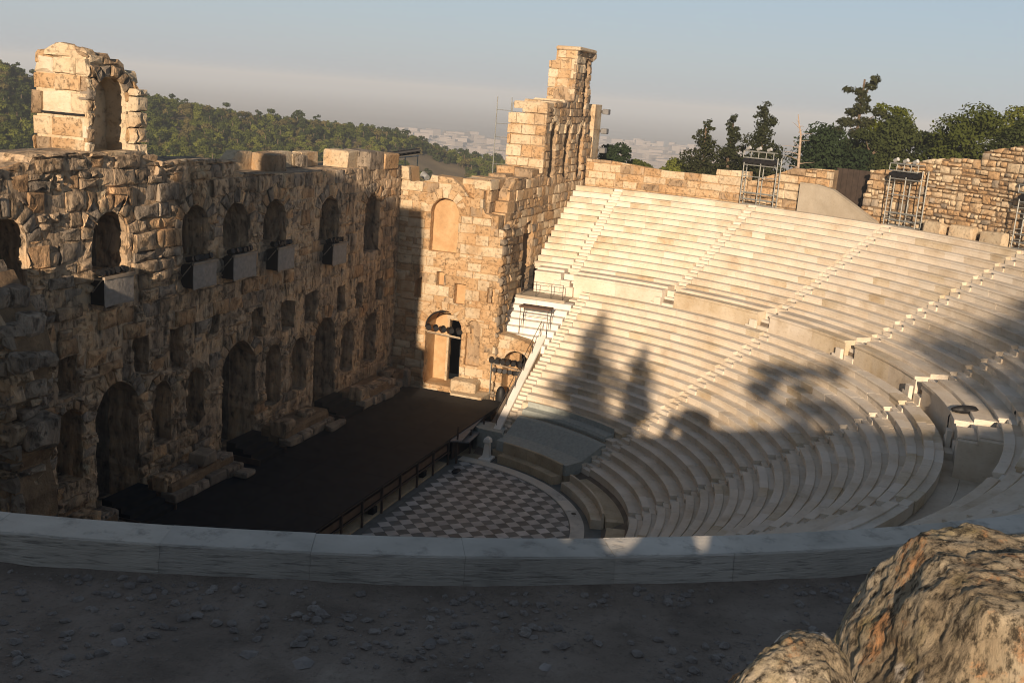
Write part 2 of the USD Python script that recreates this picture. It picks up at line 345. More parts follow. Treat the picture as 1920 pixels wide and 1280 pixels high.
cen = V[Q].mean(1); far = np.hypot(cen[:, 0], cen[:, 1]) > 700
def compact(V, Q):
    u_, inv = np.unique(Q, return_inverse=True); return V[u_], inv.reshape(Q.shape)
obj('ground', compact(V, Q[far]), plain_m, smooth=True, kind='structure')
obj('hill', compact(V, Q[~far]), hillg_m, smooth=True, kind='structure')

# hillside round the seating: path, ground behind the rim wall, slope under the viewpoint
def slope_h(az, r):
    west = np.interp(r, [35.3, 37.4, 38, 60, 95, 130, 170], [13.32, 13.35, 13.3, 13.0, 9.5, 2, -16])
    nw = np.interp(r, [35.3, 37.4, 38, 60, 95, 130, 170], [13.32, 13.35, 13.6, 15.6, 15.5, 10, -16])
    east = np.interp(r, [35.3, 38.9, 40.2, 42, 44, 46, 47.6, 49, 56, 95, 130, 175], [13.36, 13.37, 13.7, 14.7, 15.9, 17.35, 18.2, 18.4, 18.4, 17.0, 8, -16])
    k1 = np.clip((az - 15) / 25, 0, 1); k2 = np.clip((az - 100) / 18, 0, 1); k2 = k2 * k2 * (3 - 2 * k2)
    return (west * (1 - k1) + nw * k1) * (1 - k2) + east * k2
def hill_z(x, y):
    az = np.degrees(np.arctan2(y, -x)); r = np.hypot(x, y); z = slope_h(az, r)
    P = np.stack([x, y, 0 * x], -1)
    k = np.clip((r - 38.5) / 3, 0, 1) * np.clip((az - 95) / 20, 0, 1)
    yy = y - .185 * (x - 44.5) - .38
    sun_gap = sum(h_ * np.exp(-((yy - c_) / w_) ** 4) for c_, w_, h_ in ((19.62, .22, 1.1), (20.4, .5, 1.08), (21.62, .22, .85)))  # notches added to the unseen ridge so sun patches reach the ledge
    z = z - .85 * np.minimum(sun_gap, 1.35) * np.clip((x - 35.5) / 3, 0, 1) * np.clip((r - 39) / 3, 0, 1)
    return z + gnoise(P, .5, 5) * (.10 + .5 * k) + gnoise(P, 2.6, 9) * (.035 + .12 * k)
rA = np.concatenate([np.linspace(35.3, 41, 150), np.linspace(41.3, 60, 50), np.linspace(62, 175, 30)])
def hillside(a0, a1, na, name, mt):
    aa = np.linspace(a0, a1, na); R, T = np.meshgrid(rA, np.radians(aa), indexing='ij')
    X, Y = -R * np.cos(T), R * np.sin(T); V = np.stack([X, Y, hill_z(X, Y)], -1).reshape(-1, 3)
    i, j = np.meshgrid(np.arange(len(rA) - 1), np.arange(na - 1), indexing='ij')
    Q = np.stack([i * na + j, i * na + j + 1, (i + 1) * na + j + 1, (i + 1) * na + j], -1).reshape(-1, 4)
    obj(name, (V, Q), mt, smooth=True, kind='structure')
hillside(-2.5, 112, 200, 'upper_path', dirt_w)
hillside(112, 186, 420, 'viewpoint_path', dirt_m)

# orchestra pavement base, bank under the seats ---------------------------
th = np.radians(np.linspace(0, 180, 61))
disc = Polygon([(-13.5 * math.cos(t), 13.5 * math.sin(t)) for t in th] + [(20, -2.5), (-20, -2.5)])
flat = lambda u, v, d: np.stack([u, v, d], -1)
obj('orchestra_floor', prism(disc, flat, -.4, -.012), tile_d, kind='structure')
obj('parodos_floor', prism(sbox(-36, -2.6, -9.75, 1.2).difference(Point(0, 0).buffer(9.72, 64)), flat, -.3, .0), tan_m, kind='structure')
def sweep(profile, a0, a1, nseg):
    """profile [(r,z)] swept in azimuth, capped"""
    p = A(profile, float); n = len(p); aa = np.radians(np.linspace(a0, a1, nseg + 1)); V = []
    for a in aa: V.append(np.stack([-p[:, 0] * math.cos(a), p[:, 0] * math.sin(a), p[:, 1]], -1))
    V = np.vstack(V); F = []
    for s in range(nseg):
        for k in range(n):
            q = (k + 1) % n; a, b = s * n, (s + 1) * n
            F += [[a + k, b + k, b + q], [a + k, b + q, a + q]]
    try:
        _, tri = trimesh.creation.triangulate_polygon(Polygon(p), engine='earcut')
        tri = A(tri) % n
    except Exception:
        tri = A([[0, k, k + 1] for k in range(1, n - 1)])
    base = nseg * n
    F = F + [list(t) for t in tri] + [[base + t[0], base + t[2], base + t[1]] for t in tri]
    return trimesh.Trimesh(V, A(F), process=False)
LOW_N = 20
def low_row(j): return 23.53 - .62 * j, 7.71 - .352 * j          # j = 0 is the top row
def upp_row(i): return 26.2 + .652 * i, 8.96 + .3708 * i         # i = 0 is the lowest row
obj('lower_bank', sweep([(9.9, -.3), (10.4, -.05), (11.2, .25), (23.6, 7.0), (24.9, 7.0), (24.9, -.3)], 2.2, 180, 90), bank_m, kind='structure')
for a0_, a1_ in ((-3.4, 93.4), (139, 181)): obj('upper_bank', sweep([(24.95, -.3), (24.95, 8.0), (26.4, 8.05), (34.9, 13.0), (36.5, 13.1), (36.5, -.3)], a0_, a1_, 60), bank_m, kind='structure')
obj('upper_bank', sweep([(26.28, -.3), (26.28, 8.05), (26.4, 8.1), (34.9, 13.0), (36.5, 13.1), (36.5, -.3)], 93.4, 139, 30), marb_b, kind='structure')
obj('gangway', sweep([(24.93, 6.9), (24.93, 7.116), (26.27, 7.116), (26.27, 6.9)], 93.45, 138.9, 24), marb_a, kind='structure')
obj('gangway', sweep([(23.7, 6.9), (23.7, 7.12), (24.92, 7.12), (24.92, 6.9)], -3.0, 180, 60), marb_a, kind='structure')

# ================================================================ SEATING
LSA = [6.3, 39.4, 73.6, 107.8, 142.0, 175.5]
USA = [2.2 + 17.1 * k for k in range(11)]
def seat_profile(r, z, pitch, rise, dr=0, dz=0, last=False):
    r += dr; z += dz
    if last: return [(r + .05, z - rise - .08), (r + .05, z - .10), (r, z - .085), (r, z - .02), (r + .02, z), (r + .655, z), (r + .68, z - .025), (r + .74, z - .62), (r + .3, z - .7)]
    return [(r + .05, z - rise - .10), (r + .05, z - .10), (r, z - .08), (r, z - .015), (r + .015, z), (r + .37, z + .028), (r + .39, z - .03), (r + pitch + .1, z - .012), (r + pitch + .1, z - rise - .1)]
def split_arc(r, a0, a1, L, rng):
    tot = rad(a1 - a0) * r; n = max(1, int(round(tot / L))); e = np.linspace(0, 1, n + 1)
    e[1:-1] += rng.uniform(-.22, .22, n - 1) / n
    return [(a0 + (a1 - a0) * e[k], a0 + (a1 - a0) * e[k + 1]) for k in range(n)]
ORD = ['first', 'second', 'third', 'fourth', 'fifth', 'sixth', 'seventh', 'eighth', 'ninth', 'tenth']
def rows(parent, k, a0, a1, which, detailed, rng):
    mats = [marb_a, marb_b, marb_c]
    if which == 'low':
        spec = [(low_row(j), .62, .352, False) for j in range(LOW_N)]
    else:
        spec = [(upp_row(i), .652, .3708, i == 13) for i in range(14)]
    for (r, z), pitch, rise, last in spec:
        g = math.degrees(.37 / r)
        s0, s1 = a0 + g, a1 - g
        if last and k >= 5: s0, s1 = a0, a1
        if which == 'upp' and k == -1: s0 = -math.degrees(math.asin(1.93 / r)); s1 = a1 - g
        if not detailed and not last:
            obj('seat_row', sweep(seat_profile(r, z, pitch, rise), s0, s1, 10), marb_a, parent); continue
        for b0, b1 in split_arc(r, s0, s1, 2.2 if last else 1.35, rng):
            gap = math.degrees((.0018 if last else .004) / r)
            seg = 2 if (r < 17 or last) else 1
            m = sweep(seat_profile(r, z, pitch, rise, rng.uniform(-.008, .008), rng.uniform(-.006, .004), last), b0 + gap, b1 - gap, seg)
            mm = marb_g if (last and not detailed) else mats[rng.choice(3, p=[.74, .12, .14])]
            obj('marble_block', m, mm, parent)
lowname = ['nearest the stage side wall, under the pointed tree shadow', 'crossed by the edge of the large shadow', 'at the back of the bowl, facing the stage', 'hidden behind the ledge, next to the back wedge', 'hidden behind the ledge, nearest the viewer']
for k in range(5):
    a0, a1 = LSA[k], LSA[k + 1]
    t = thing('seating_wedge', f'lower wedge of curved marble rows {lowname[k]}', 'seating', polar(17, (a0 + a1) / 2, 3), 'lower wedges of marble seating')
    rows(t, k, a0, a1, 'low', k < 3, rng)
    obj('front_step', sweep([(10.7, -.2), (10.7, .43), (10.73, .46), (11.85, .46), (11.85, -.2)], a0 + 2, a1 - 2, 10), tan_m, t)
def podium(parent, a0, a1, rng, detail):
    g = math.degrees(.45 / 24.7)
    for b0, b1 in split_arc(24.7, a0 + g, a1 - g, 2.6 if detail else 4.0, rng):
        gap = math.degrees(.004 / 24.7)
        d = rng.uniform(-.006, .006)
        obj('podium_panel', sweep([(24.70 + d, 7.05), (24.70 + d, 8.44), (24.62 + d, 8.46), (24.61 + d, 8.59), (24.63 + d, 8.6), (25.33, 8.6), (25.33, 7.05)], b0 + gap, b1 - gap, 2), [marb_a, marb_b][rng.choice(2, p=[.7, .3])], parent)
        obj('walkway_slab', sweep([(25.34, 8.2), (25.34, 8.74 + d * .4), (25.36, 8.76 + d * .4), (26.30, 8.76 + d * .4), (26.30, 8.2)], b0 + gap, b1 - gap, 2), marb_a, parent)
uppname = ['in full sun next to the tower strip', 'below the left light scaffold, fully sunlit', 'below the concrete ramp wall, sunlit', 'below the rubble wall and second scaffold',
           'mostly in tree shadow at the right edge of the bowl', 'above the black covered lamp, in deep shade at the right', 'in shade, out of sight right of the boulder', 'whose ledge ends behind the boulder', 'whose back ledge crosses the middle foreground', 'whose back ledge fills the left foreground']
for k in range(-1, 10):
    if k == -1:
        t = thing('seating_wedge', 'narrow strip of upper marble rows against the tall ruined wall', 'seating', polar(30, 0, 11)); rows(t, -1, -4, USA[0], 'upp', True, rng); podium(t, -4.2, USA[0], rng, True)
        continue
    a0, a1 = USA[k], USA[k + 1]
    t = thing('seating_wedge', f'upper wedge of marble rows {uppname[k]}', 'seating', polar(30, (a0 + a1) / 2, 11), 'upper wedges of marble seating')
    rows(t, k, a0, min(a1, 180), 'upp', k < 6, rng)
    if k < 5: podium(t, a0, a1, rng, True)
    elif k == 5:
        podium(t, a0, 93.9, rng, True)
        obj('end_panel', sweep([(24.64, 7.1), (24.64, 8.6), (25.34, 8.6), (25.34, 8.75), (26.6, 8.75), (26.6, 7.1)], 93.2, 93.95, 1), marb_a, t)
    elif k >= 8: podium(t, max(a0, 139.2), a1, rng, False)
# stairs: step blocks between the wedges
def radial_box(r0, r1, half, z0, z1, az, c=.012):
    m = cbox(-half, half, r0, r1, z0, z1, c); a = rad(az)
    T = np.eye(4); T[:3, 0] = [math.sin(a), math.cos(a), 0]; T[:3, 1] = [-math.cos(a), math.sin(a), 0]
    # keep a proper rotation: mirror-free since the box is symmetric across its width
    T[:3, 0] = np.cross(T[:3, 1], [0, 0, 1.0]); m.apply_transform(T); return m
for k, az in enumerate(LSA[:4]):
    t = thing('stairway', ['lower stair of pale steps along the white sloping coping', 'lower stair running from the grey cloth up into the sun', 'lower stair crossing the dark shadow at the bend of the bowl', 'lower stair hidden in shade at the near side'][k], 'stairs', polar(11.5, az, .5), 'radial stairs of the lower seating')
    for j in range(LOW_N):
        r, z = low_row(j)
        w = .355
        obj('step', radial_box(r - .02, r + .34, w, z - .55, z - .176 + rng.uniform(-.01, .01), az), marb_c if (j + k) % 3 == 0 else marb_a, t)
        obj('step', radial_box(r + .31, r + .66, w - .004, z - .5, z - .02 + rng.uniform(-.012, .006), az), marb_a, t)
for k, az in enumerate(USA[:7]):
    t = thing('stairway', ['upper stair nearest the tall ruined tower', 'upper stair leading up to the left light scaffold', 'upper stair ending below the concrete ramp wall', 'upper stair with bright step ends reaching the rubble wall', 'upper stair with lit lower steps running into tree shadow', 'upper stair in shade beside the black covered lamp', 'upper stair in shade behind the boulder'][k], 'stairs', polar(25, az, 7.2), 'radial stairs of the upper seating')
    for i_ in range(14):
        r, z = upp_row(i_); w = .355
        obj('step', radial_box(r - .03, r + .34, w, z - .6, z - .17 + rng.uniform(-.01, .01), az), marb_a, t)
        obj('step', radial_box(r + .32, r + .70, w - .004, z - .55, z + .0 + rng.uniform(-.005, .012), az), marb_c, t)
    for s in range(4 if k < 6 else 0):
        obj('step', radial_box(24.35 + .3 * s, 24.66 + .3 * s, .42, 7.0, 7.42 + .37 * s, az), marb_c, t)
    for s in range(3 if k < 6 else 0):                               # side steps laid along the podium face
        r = 24.45; a = az - math.degrees((.62 + .28 * s) / r)
        obj('side_step', radial_box(24.40, 24.60, .24, 7.05, 8.5 - .36 * (s + 1), a), marb_c, t)
# new white rows between the stair and the tall wall
t = thing('white_seat_bank', 'bank of new white marble rows below the railing by the tall wall', 'seating', (-20, -.4, 5))
for j in range(2, 9):
    r, z = low_row(j); x = -(r + .05)
    e = math.sqrt(max(r * r - 1.5 ** 2, 1))
    y1 = r * math.sin(rad(LSA[0])) - .40
    for y0_, y1_ in ((-1.93, -.35), (-.344, y1)):
        obj('marble_block', cat([cbox(x - .72, x - .0, y0_, y1_, z - .5, z, .015)]), marb_w, t)

# orchestra -----------------------------------------------------------------
t = thing('orchestra_rim', 'curved pale marble rim around the chequered orchestra', 'kerb', (0, 9.5, 0))
for b0, b1 in split_arc(9.4, .6, 179.4, 1.35, rng):
    obj('rim_stone', sweep([(9.02, -.1), (9.02, .035), (9.03, .045), (9.69, .045), (9.70, .035), (9.70, -.1)], b0 + .02, b1 - .02, 3), marb_c if rng.random() < .7 else marb_g, t)
for az in (61, 82):
    p = polar(9.4, az, .05); d_ = trimesh.creation.cylinder(.13, .02, sections=16); d_.apply_translation(p); obj('drain_cover', d_, iron_m, t)
obj('gutter', sweep([(9.72, -.06), (9.72, -.02), (10.68, -.02), (10.68, -.06)], 8, 178, 60), bank_m, kind='structure')
t = thing('chequered_floor', 'diamond chequered orchestra floor of light and dark marble tiles', 'floor', (0, 4, 0))
S = .54; lim = Polygon([(-8.98 * math.cos(a), 8.98 * math.sin(a)) for a in th]).intersection(sbox(-10, .22, 10, 10))
tiles = []
for i_ in range(-30, 31):
    for j_ in range(-30, 31):
        c0 = affinity.rotate(sbox(i_ * S + .004, j_ * S + .004, i_ * S + S - .004, j_ * S + S - .004), 45, origin=(0, 0))
        c0 = affinity.translate(c0, -.30, .26)
        q = c0.intersection(lim)
        if q.area > .02: tiles.append((np.hypot(q.centroid.x - CAM[0], q.centroid.y - CAM[1]), q, (i_ + j_) % 2))
def visible(q):   # the part of the floor that the foreground ledge does not hide
    return (q.centroid.x < 3.2 - .52 * q.centroid.y * 1.0)
tiles.sort(key=lambda s: (not visible(s[1]), s[0]))
extra = {0: [], 1: []}
for k, (d, q, par) in enumerate(tiles):
    m = prism(q, flat, -.05, rng.uniform(-.003, .001))
    if k < 300: obj('tile', m, tile_d if par else tile_l, t)
    else: extra[par].append(m)
for par in (0, 1):
    if extra[par]: obj('tile_field', cat(extra[par]), tile_d if par else tile_l, t, kind='stuff')
obj('tile', prism(sbox(-9.3, -.0, 9.3, .20), flat, -.05, .004), tile_d, t, label='long dark border strip below the stage posts')

# stage ------------------------------------------------------------------------
ZS = 1.45
t = thing('stage_deck', 'black wooden stage deck in front of the arched ruin wall', 'stage', (0, -3.5, 0))
for xi in range(17):
    for yi in range(4):
        x0 = -16.6 + xi * 1.96; y0_ = -8.2 + yi * 2.03
        obj('deck_board', bx(x0 + .004, x0 + 1.956, y0_ + .004, y0_ + 2.026, ZS - .04, ZS + rng.uniform(-.002, .002)), stage_m, t)
obj('deck_frame', bx(-16.6, 16.6, -8.2, -.16, ZS - .30, ZS - .045), stage_fr, t)
obj('skirt', bx(-16.5, 16.5, -.9, -.85, 0, ZS - .31), stage_m, t)
for x in np.arange(-8.0, 16.1, 2.02):
    obj('post', bx(x - .045, x + .045, -.14, -.05, -.01, ZS - .02), stage_fr, t)
    if x < 15.5:
        obj('rail', bx(x + .05, x + 1.97, -.13, -.07, ZS - .13, ZS - .05), stage_fr, t)
        obj('front_panel', bx(x + .06, x + 1.96, -.20, -.16, .78, ZS - .16), stage_pn, t)
        obj('rail', bx(x + .05, x + 1.97, -.135, -.085, .66, .74), stage_fr, t)
obj('sill_board', bx(-8, 16, -.84, -.15, -.012, .10), tan_m, t)
for p in ((.55, -.35), (-5.3, -.4)):
    h = thing('floor_speaker', ['small black speaker in the third bay under the stage front', 'small black speaker under the stage front near the lit end'][p[0] < 0], 'speaker', (p[0], p[1], .1))
    obj('cabinet', cbox(p[0] - .22, p[0] + .22, p[1] - .15, p[1] + .15, .1, .46, .03), black_m, h); obj('grille', bx(p[0] - .17, p[0] + .17, p[1] + .151, p[1] + .165, .14, .42), stage_m, h)
t = thing('side_ramp', 'grey boarded ramp at the lit end of the stage', 'ramp', (-12, -.6, 0))
obj('ramp_board', prism(Polygon([(-8.0, -.04), (-16.4, -1.3), (-16.4, -.5), (-8.3, .5)]), flat, ZS - .12, ZS - .06), grey_pn, t)
obj('ramp_board', prism(Polygon([(-8.9, .0), (-13.5, -.3), (-13.5, .35), (-9.2, .62)]), flat, ZS - .42, ZS - .36), grey_pn, t)
obj('fascia', bx(-13.4, -8.9, -.3, -.25, 0, ZS - .43), stage_fr, t)
for x in (-8.4, -10.4, -12.4): obj('post', bx(x - .04, x + .04, .2, .28, 0, 2.2 if x == -8.4 else ZS), stage_fr, t)
m = thing('floor_mat', 'small black cloth heap on the floor by the stage corner', 'cloth', (-7.2, .8, 0))
k_ = trimesh.creation.icosphere(2); k_.vertices *= (.42, .2, .07); k_.vertices += gnoise(k_.vertices, 6)[:, None] * .08; k_.apply_translation((-7.2, .75, .05)); obj('heap', k_, black_m, m, True)

# pale pedestal with a small capital, grey screen and grey covers -----------------
px, py = -9.95, 1.45
t = thing('pedestal', 'small white marble pedestal in front of the grey screen', 'pedestal', (px, py, 0))
obj('plinth', cbox(px - .42, px + .42, py - .36, py + .36, 0, .16, .03), marb_w, t)
obj('shaft', trimesh.convex.convex_hull(A([(px + sx * w_, py + sy * w_, z_) for z_, w_ in ((.16, .20), (.30, .15), (.95, .13), (1.0, .13)) for sx in (-1, 1) for sy in (-1, 1)])), marb_w, t)
obj('capital', cat([cbox(px - .21, px + .21, py - .21, py + .21, 1.0, 1.13, .03), trimesh.convex.convex_hull(A([(px + sx * w_, py + sy * w_, z_) for z_, w_ in ((1.13, .2), (1.25, .17), (1.36, .05)) for sx in (-1, 1) for sy in (-1, 1)]))]), marb_w, t)
t = thing('grey_screen', 'curved grey cloth screen at the foot of the white coping', 'screen', (-11.2, .8, 0))
pts = [(-12.6, -.15), (-11.9, -.12), (-11.45, .05), (-11.2, .35), (-11.1, .8), (-11.05, 1.35), (-11.0, 1.9)]
outer = Polygon(pts + [(a + .12, b) for a, b in pts[::-1]][::-1][::-1])
line = Polygon([(a, b) for a, b in pts] + [(a - .07, b + .05) for a, b in pts[::-1]])
obj('cloth_panel', prism(line.buffer(.015), flat, 0, 1.35), grey_cl, t)
obj('top_sheet', prism(Polygon([(-12.5, -.1), (-11.4, .1), (-11.1, .8), (-11.0, 1.9), (-12.4, 1.6), (-13.2, 1.0), (-13.5, .9)]), flat, 1.18, 1.22), grey_cl, t)
def cover(name, prof, a0, a1, n=26, mt=None, parent=None, **kw):
    up_ = list(prof); lo = [(prof[-1][0], prof[0][1] - .15), (prof[0][0], prof[0][1] - .15)]
    return obj(name, sweep(up_ + lo, a0, a1, n), mt or grey_cl, parent or '/World', **kw)
cover('grey_cover', [(10.68, .6), (10.70, 1.02), (11.75, 1.16), (13.0, 1.86), (13.3, 1.92)], 9.5, 37.5, label='wide grey cloth spread over the lowest rows behind the tan backrest', cat='cloth cover')
cover('grey_cover', [(13.5, 2.05), (13.62, 2.20), (14.15, 2.26), (14.2, 2.56)], 9.5, 35.5, label='narrow grey cloth strip along a row above the wide grey cloth', cat='cloth cover')
t = thing('honour_bench', 'long tan stone bench with backrest in front of the grey cloth', 'bench', polar(11.2, 24, .4))
for b0, b1 in split_arc(11.1, 12.5, 36.6, 1.6, rng):
    obj('seat', sweep([(9.98, -.05), (9.98, .43), (10.0, .45), (10.5, .45), (10.5, -.05)], b0 + .03, b1 - .03, 2), tan_m, t)
    obj('backrest', sweep([(10.51, -.05), (10.51, 1.05), (10.54, 1.08), (10.64, 1.08), (10.64, -.05)], b0 + .03, b1 - .03, 2), tan_m, t)
for b0, b1 in split_arc(11.1, 42, 76, 1.6, rng):
    if b1 > 60: break
t = thing('honour_bench', 'long stone bench without cover bending along the orchestra', 'bench', polar(11.2, 58, .4))
for b0, b1 in split_arc(11.1, 41.5, 71, 1.6, rng):
    obj('seat', sweep([(9.98, -.05), (9.98, .43), (10.0, .45), (10.5, .45), (10.5, -.05)], b0 + .03, b1 - .03, 2), marb_b, t)
    obj('backrest', sweep([(10.51, -.05), (10.49, .80), (10.52, .83), (10.60, .83), (10.64, -.05)], b0 + .03, b1 - .03, 2), marb_b, t)

# ================================================================ STAGE WALL (arched ruin)
rw = np.random.default_rng(21)
YW = -8.47; F = face_y(YW)
wins = [(-14.5, 2.0, 11.7, 14.5), (-9.05, 2.05, 11.85, 14.35), (-3.4, 1.95, 11.75, 14.2), (-.2, 2.1, 11.75, 14.12), (3.25, 2.15, 11.75, 14.03), (8.9, 2.15, 11.25, 13.85), (14.1, 1.95, 10.15, 13.75)]
mezz = [(-11.6, 1.0, 7.2, 8.8), (-7.15, 1.0, 7.1, 8.85), (-4.7, .95, 6.9, 8.8), (-1.85, .9, 7.9, 8.85), (1.8, .95, 7.15, 8.7), (4.75, 1.35, 6.95, 8.7), (7.15, 1.2, 7.0, 8.65), (10.6, 1.0, 7.0, 8.6), (12.8, 1.0, 6.9, 8.45), (15.5, 1.15, 6.95, 8.4)]
doors = [(-8.65, 2.65, 1.45, 7.15), (.3, 2.9, 1.45, 7.2), (8.85, 2.4, 1.45, 7.0)]
nich = [(-14.0, 1.4, 3.6, 6.6), (-11.5, 1.45, 3.55, 6.65), (-5.75, 1.4, 3.55, 6.55), (-3.3, 1.4, 3.75, 6.6), (3.45, 1.5, 3.1, 6.47), (6.1, 1.55, 3.3, 6.35), (11.55, 1.45, 3.2, 6.3), (14.5, 1.6, 3.1, 6.32)]
P_win = [arch(*w_) for w_ in wins]; P_door = [arch(*w_) for w_ in doors]; P_nich = [arch(*w_) for w_ in nich]
def ragged(p, r_, a=.07):
    q = A(p.exterior.coords)[:-1]; out = []
    for i_ in range(len(q)):
        s_, e_ = q[i_], q[(i_ + 1) % len(q)]; n_ = max(1, int(np.linalg.norm(e_ - s_) / .35))
        for k_ in range(n_): out.append(s_ + (e_ - s_) * k_ / n_ + r_.uniform(-a, a, 2))
    return Polygon(out).buffer(0)
P_mezz = [ragged(sbox(u - w_ / 2, a, u + w_ / 2, b), rw, .09) for u, w_, a, b in mezz]
P_win = [ragged(p, rw, .05) for p in P_win]; P_door = [ragged(p, rw, .06) for p in P_door]; P_nich = [ragged(p, rw, .05) for p in P_nich]
outline = Polygon([(-19.5, 1.3), (17.9, 1.3), (17.9, 15.25), (16.9, 15.25), (16.9, 15.35), (12.2, 15.3), (6.2, 15.35), (2.0, 15.4), (-.35, 15.5), (-.4, 16.15), (-3.5, 16.25), (-7.0, 16.2), (-7.2, 16.6), (-9.3, 16.45), (-9.6, 16.75), (-13.1, 16.7), (-13.3, 16.45), (-15.2, 16.2), (-19.5, 15.0)])
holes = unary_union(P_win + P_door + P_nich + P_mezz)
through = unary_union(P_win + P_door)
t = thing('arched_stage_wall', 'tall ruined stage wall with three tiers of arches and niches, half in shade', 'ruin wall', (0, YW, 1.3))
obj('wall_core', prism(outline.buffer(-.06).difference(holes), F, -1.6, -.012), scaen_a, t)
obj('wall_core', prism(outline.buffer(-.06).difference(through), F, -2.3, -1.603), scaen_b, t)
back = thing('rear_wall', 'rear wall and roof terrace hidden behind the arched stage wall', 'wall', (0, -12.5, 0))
obj('wall', bx(-17.6, 19.4, -13.4, -12.6, -.5, 15.1), shade_in, back)  # shade seen through the openings is put into this wall colour
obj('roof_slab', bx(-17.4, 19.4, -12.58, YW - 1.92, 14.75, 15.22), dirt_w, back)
obj('floor_slab', bx(-17.4, 19.4, -12.58, YW - 1.92, 9.4, 9.7), shade_in, back)
obj('floor_slab', bx(-17.4, 19.4, -12.58, YW - 1.92, 1.0, 1.3), shade_in, back)
vs = []
for (u, w_, a, b), n_ in [(w_, 9) for w_ in wins] + [(d_, 11) for d_ in doors]: vs += voussoirs(u, w_ + .06, b + .03, .62, n_, rw)
for (u, w_, a, b) in nich: vs += voussoirs(u, w_ + .04, b + .02, .34, 7, rw)
vu = unary_union(vs); region = outline.difference(holes.buffer(.01)).difference(vu.buffer(.015))
vs = [v_.difference(unary_union([h for h in (P_mezz)])) for v_ in vs]; vs = [v_ for v_ in vs if v_.geom_type == 'Polygon' and v_.area > .03]
polys = masonry(region, (.45, .85), (.5, 1.5), rw, .018, rubble=.25)
def rough_at(u, v): return .09 if u < -2 else (.065 if u < 5 else .04)
sm = [scaen_a, scaen_b, scaen_c]
lay(t, vs, F, sm, rw, .3, (.03, .10), .05, .05, 110, 'arch_stone', 'small_arch_stones', smooth=50, wob=.04)
lay(t, polys, F, sm, rw, .22, (-.03, .10), .06, .05, 300, 'stone', 'stonework', amp_fn=rough_at, weights=[.42, .28, .30], smooth=50, wob=.05)
# broken upper pieces standing on the roof edge
t = thing('roof_fragment', 'sloping wall fragment on the roof edge, left of three', 'wall fragment', (-1.5, -10.6, 15.3))
obj('masonry', prism(Polygon([(.9, 15.2), (4.2, 15.2), (4.2, 16.25), (3.0, 16.3), (2.2, 15.75), (.9, 15.35)]), face_y(-10.9), -.35, .35), lime_d, t)
obj('masonry', cbox(-5.6, -4.2, -10.6, -9.3, 15.2, 16.2, .08, rw, .06), lime_a, t)
t = thing('roof_fragment', 'long low cream wall fragment with a dark lump, middle of three', 'wall fragment', (-8, -11.2, 15.3))
for a, b, h in ((-7.0, -8.7, 16.1), (-8.72, -9.7, 16.0), (-9.72, -11.6, 16.05)): obj('block', cbox(b, a, -11.6, -10.9, 15.2, h, .05, rw, .04), lime_d, t)
obj('block', cbox(-9.6, -8.8, -10.8, -10.3, 15.2, 15.95, .12, rw, .08), scaen_b, t)
t = thing('roof_fragment', 'thick rough wall end above the shaded corner, right of three', 'wall fragment', (-14, -9, 15.3))
for a, b, y0_, y1_, h, mt in ((-12.0, -13.3, -10.8, -9.2, 16.2, lime_d), (-13.32, -15.2, -10.2, -8.4, 16.2, scaen_b), (-15.22, -17.2, -9.9, -8.35, 16.05, lime_b)): obj('block', cbox(b, a, y0_, y1_, 15.1, h, .07, rw, .05), mt, t)
# low arched tower fragment on the left -------------------------------------------
t = thing('arched_tower_stub', 'isolated arched tower fragment standing on the left end of the wall', 'ruin tower', (7.8, -10.5, 16.3))
YT = -9.2; XE = 9.4
front = Polygon([(-9.4, 15.6), (-6.3, 15.6), (-6.15, 18.3), (-6.4, 19.2), (-6.9, 19.75), (-7.6, 20.1), (-8.5, 20.35), (-9.4, 20.4)])
hole = ragged(arch(-8.05, 1.95, 16.45, 19.6), rw, .07)
core = prism(front.buffer(-.05).difference(hole), face_y(YT), -1.1, -.08)
core2 = prism(front.buffer(-.05), face_y(YT), -2.55, -1.103)
def cut(m):   # weathered round top edge at the back
    v = m.vertices.copy(); yy = v[:, 1]; k_ = np.clip((-10.2 - yy) / 1.7, 0, 1); zz = v[:, 2]
    v[:, 2] = np.where(zz > 18.9, zz - (zz - 18.9) * .52 * k_ ** 2, zz); return trimesh.Trimesh(v, m.faces, process=False)
obj('masonry_core', cat([cut(core), cut(core2)]), lime_d, t)
vt = voussoirs(-8.05, 2.0, 19.62, .45, 8, rw)
lay(t, vt, face_y(YT), [lime_c, lime_a], rw, .35, (.02, .12), .06, .05, 20, 'arch_stone')
reg = front.difference(hole.buffer(.02)).difference(unary_union(vt).buffer(.02))
lay(t, masonry(reg, (.5, .7), (.5, .9), rw, .04), face_y(YT), [lime_d, lime_a], rw, .2, (.0, .08), .05, .04)
lay(t, masonry(sbox(-7.0, 16.4, -6.25, 19.2), (.5, .75), (.8, .9), rw, .03), face_y(YT + .38), [lime_d], rw, .4, (-.05, .1), .06, .06)
sidep = Polygon([(-11.85, 15.7), (-9.2, 15.7), (-9.2, 20.35), (-9.7, 20.65), (-10.4, 20.78), (-10.9, 20.65), (-11.35, 20.4), (-11.65, 20.05), (-11.85, 19.5), (-11.95, 18.0)])
lay(t, masonry(sidep, (.55, 1.0), (.7, 1.7), rw, .025), face_x(XE), [lime_d, lime_a, marb_b, lime_b], rw, .2, (-.02, .08), .05, .05, wob=.03)
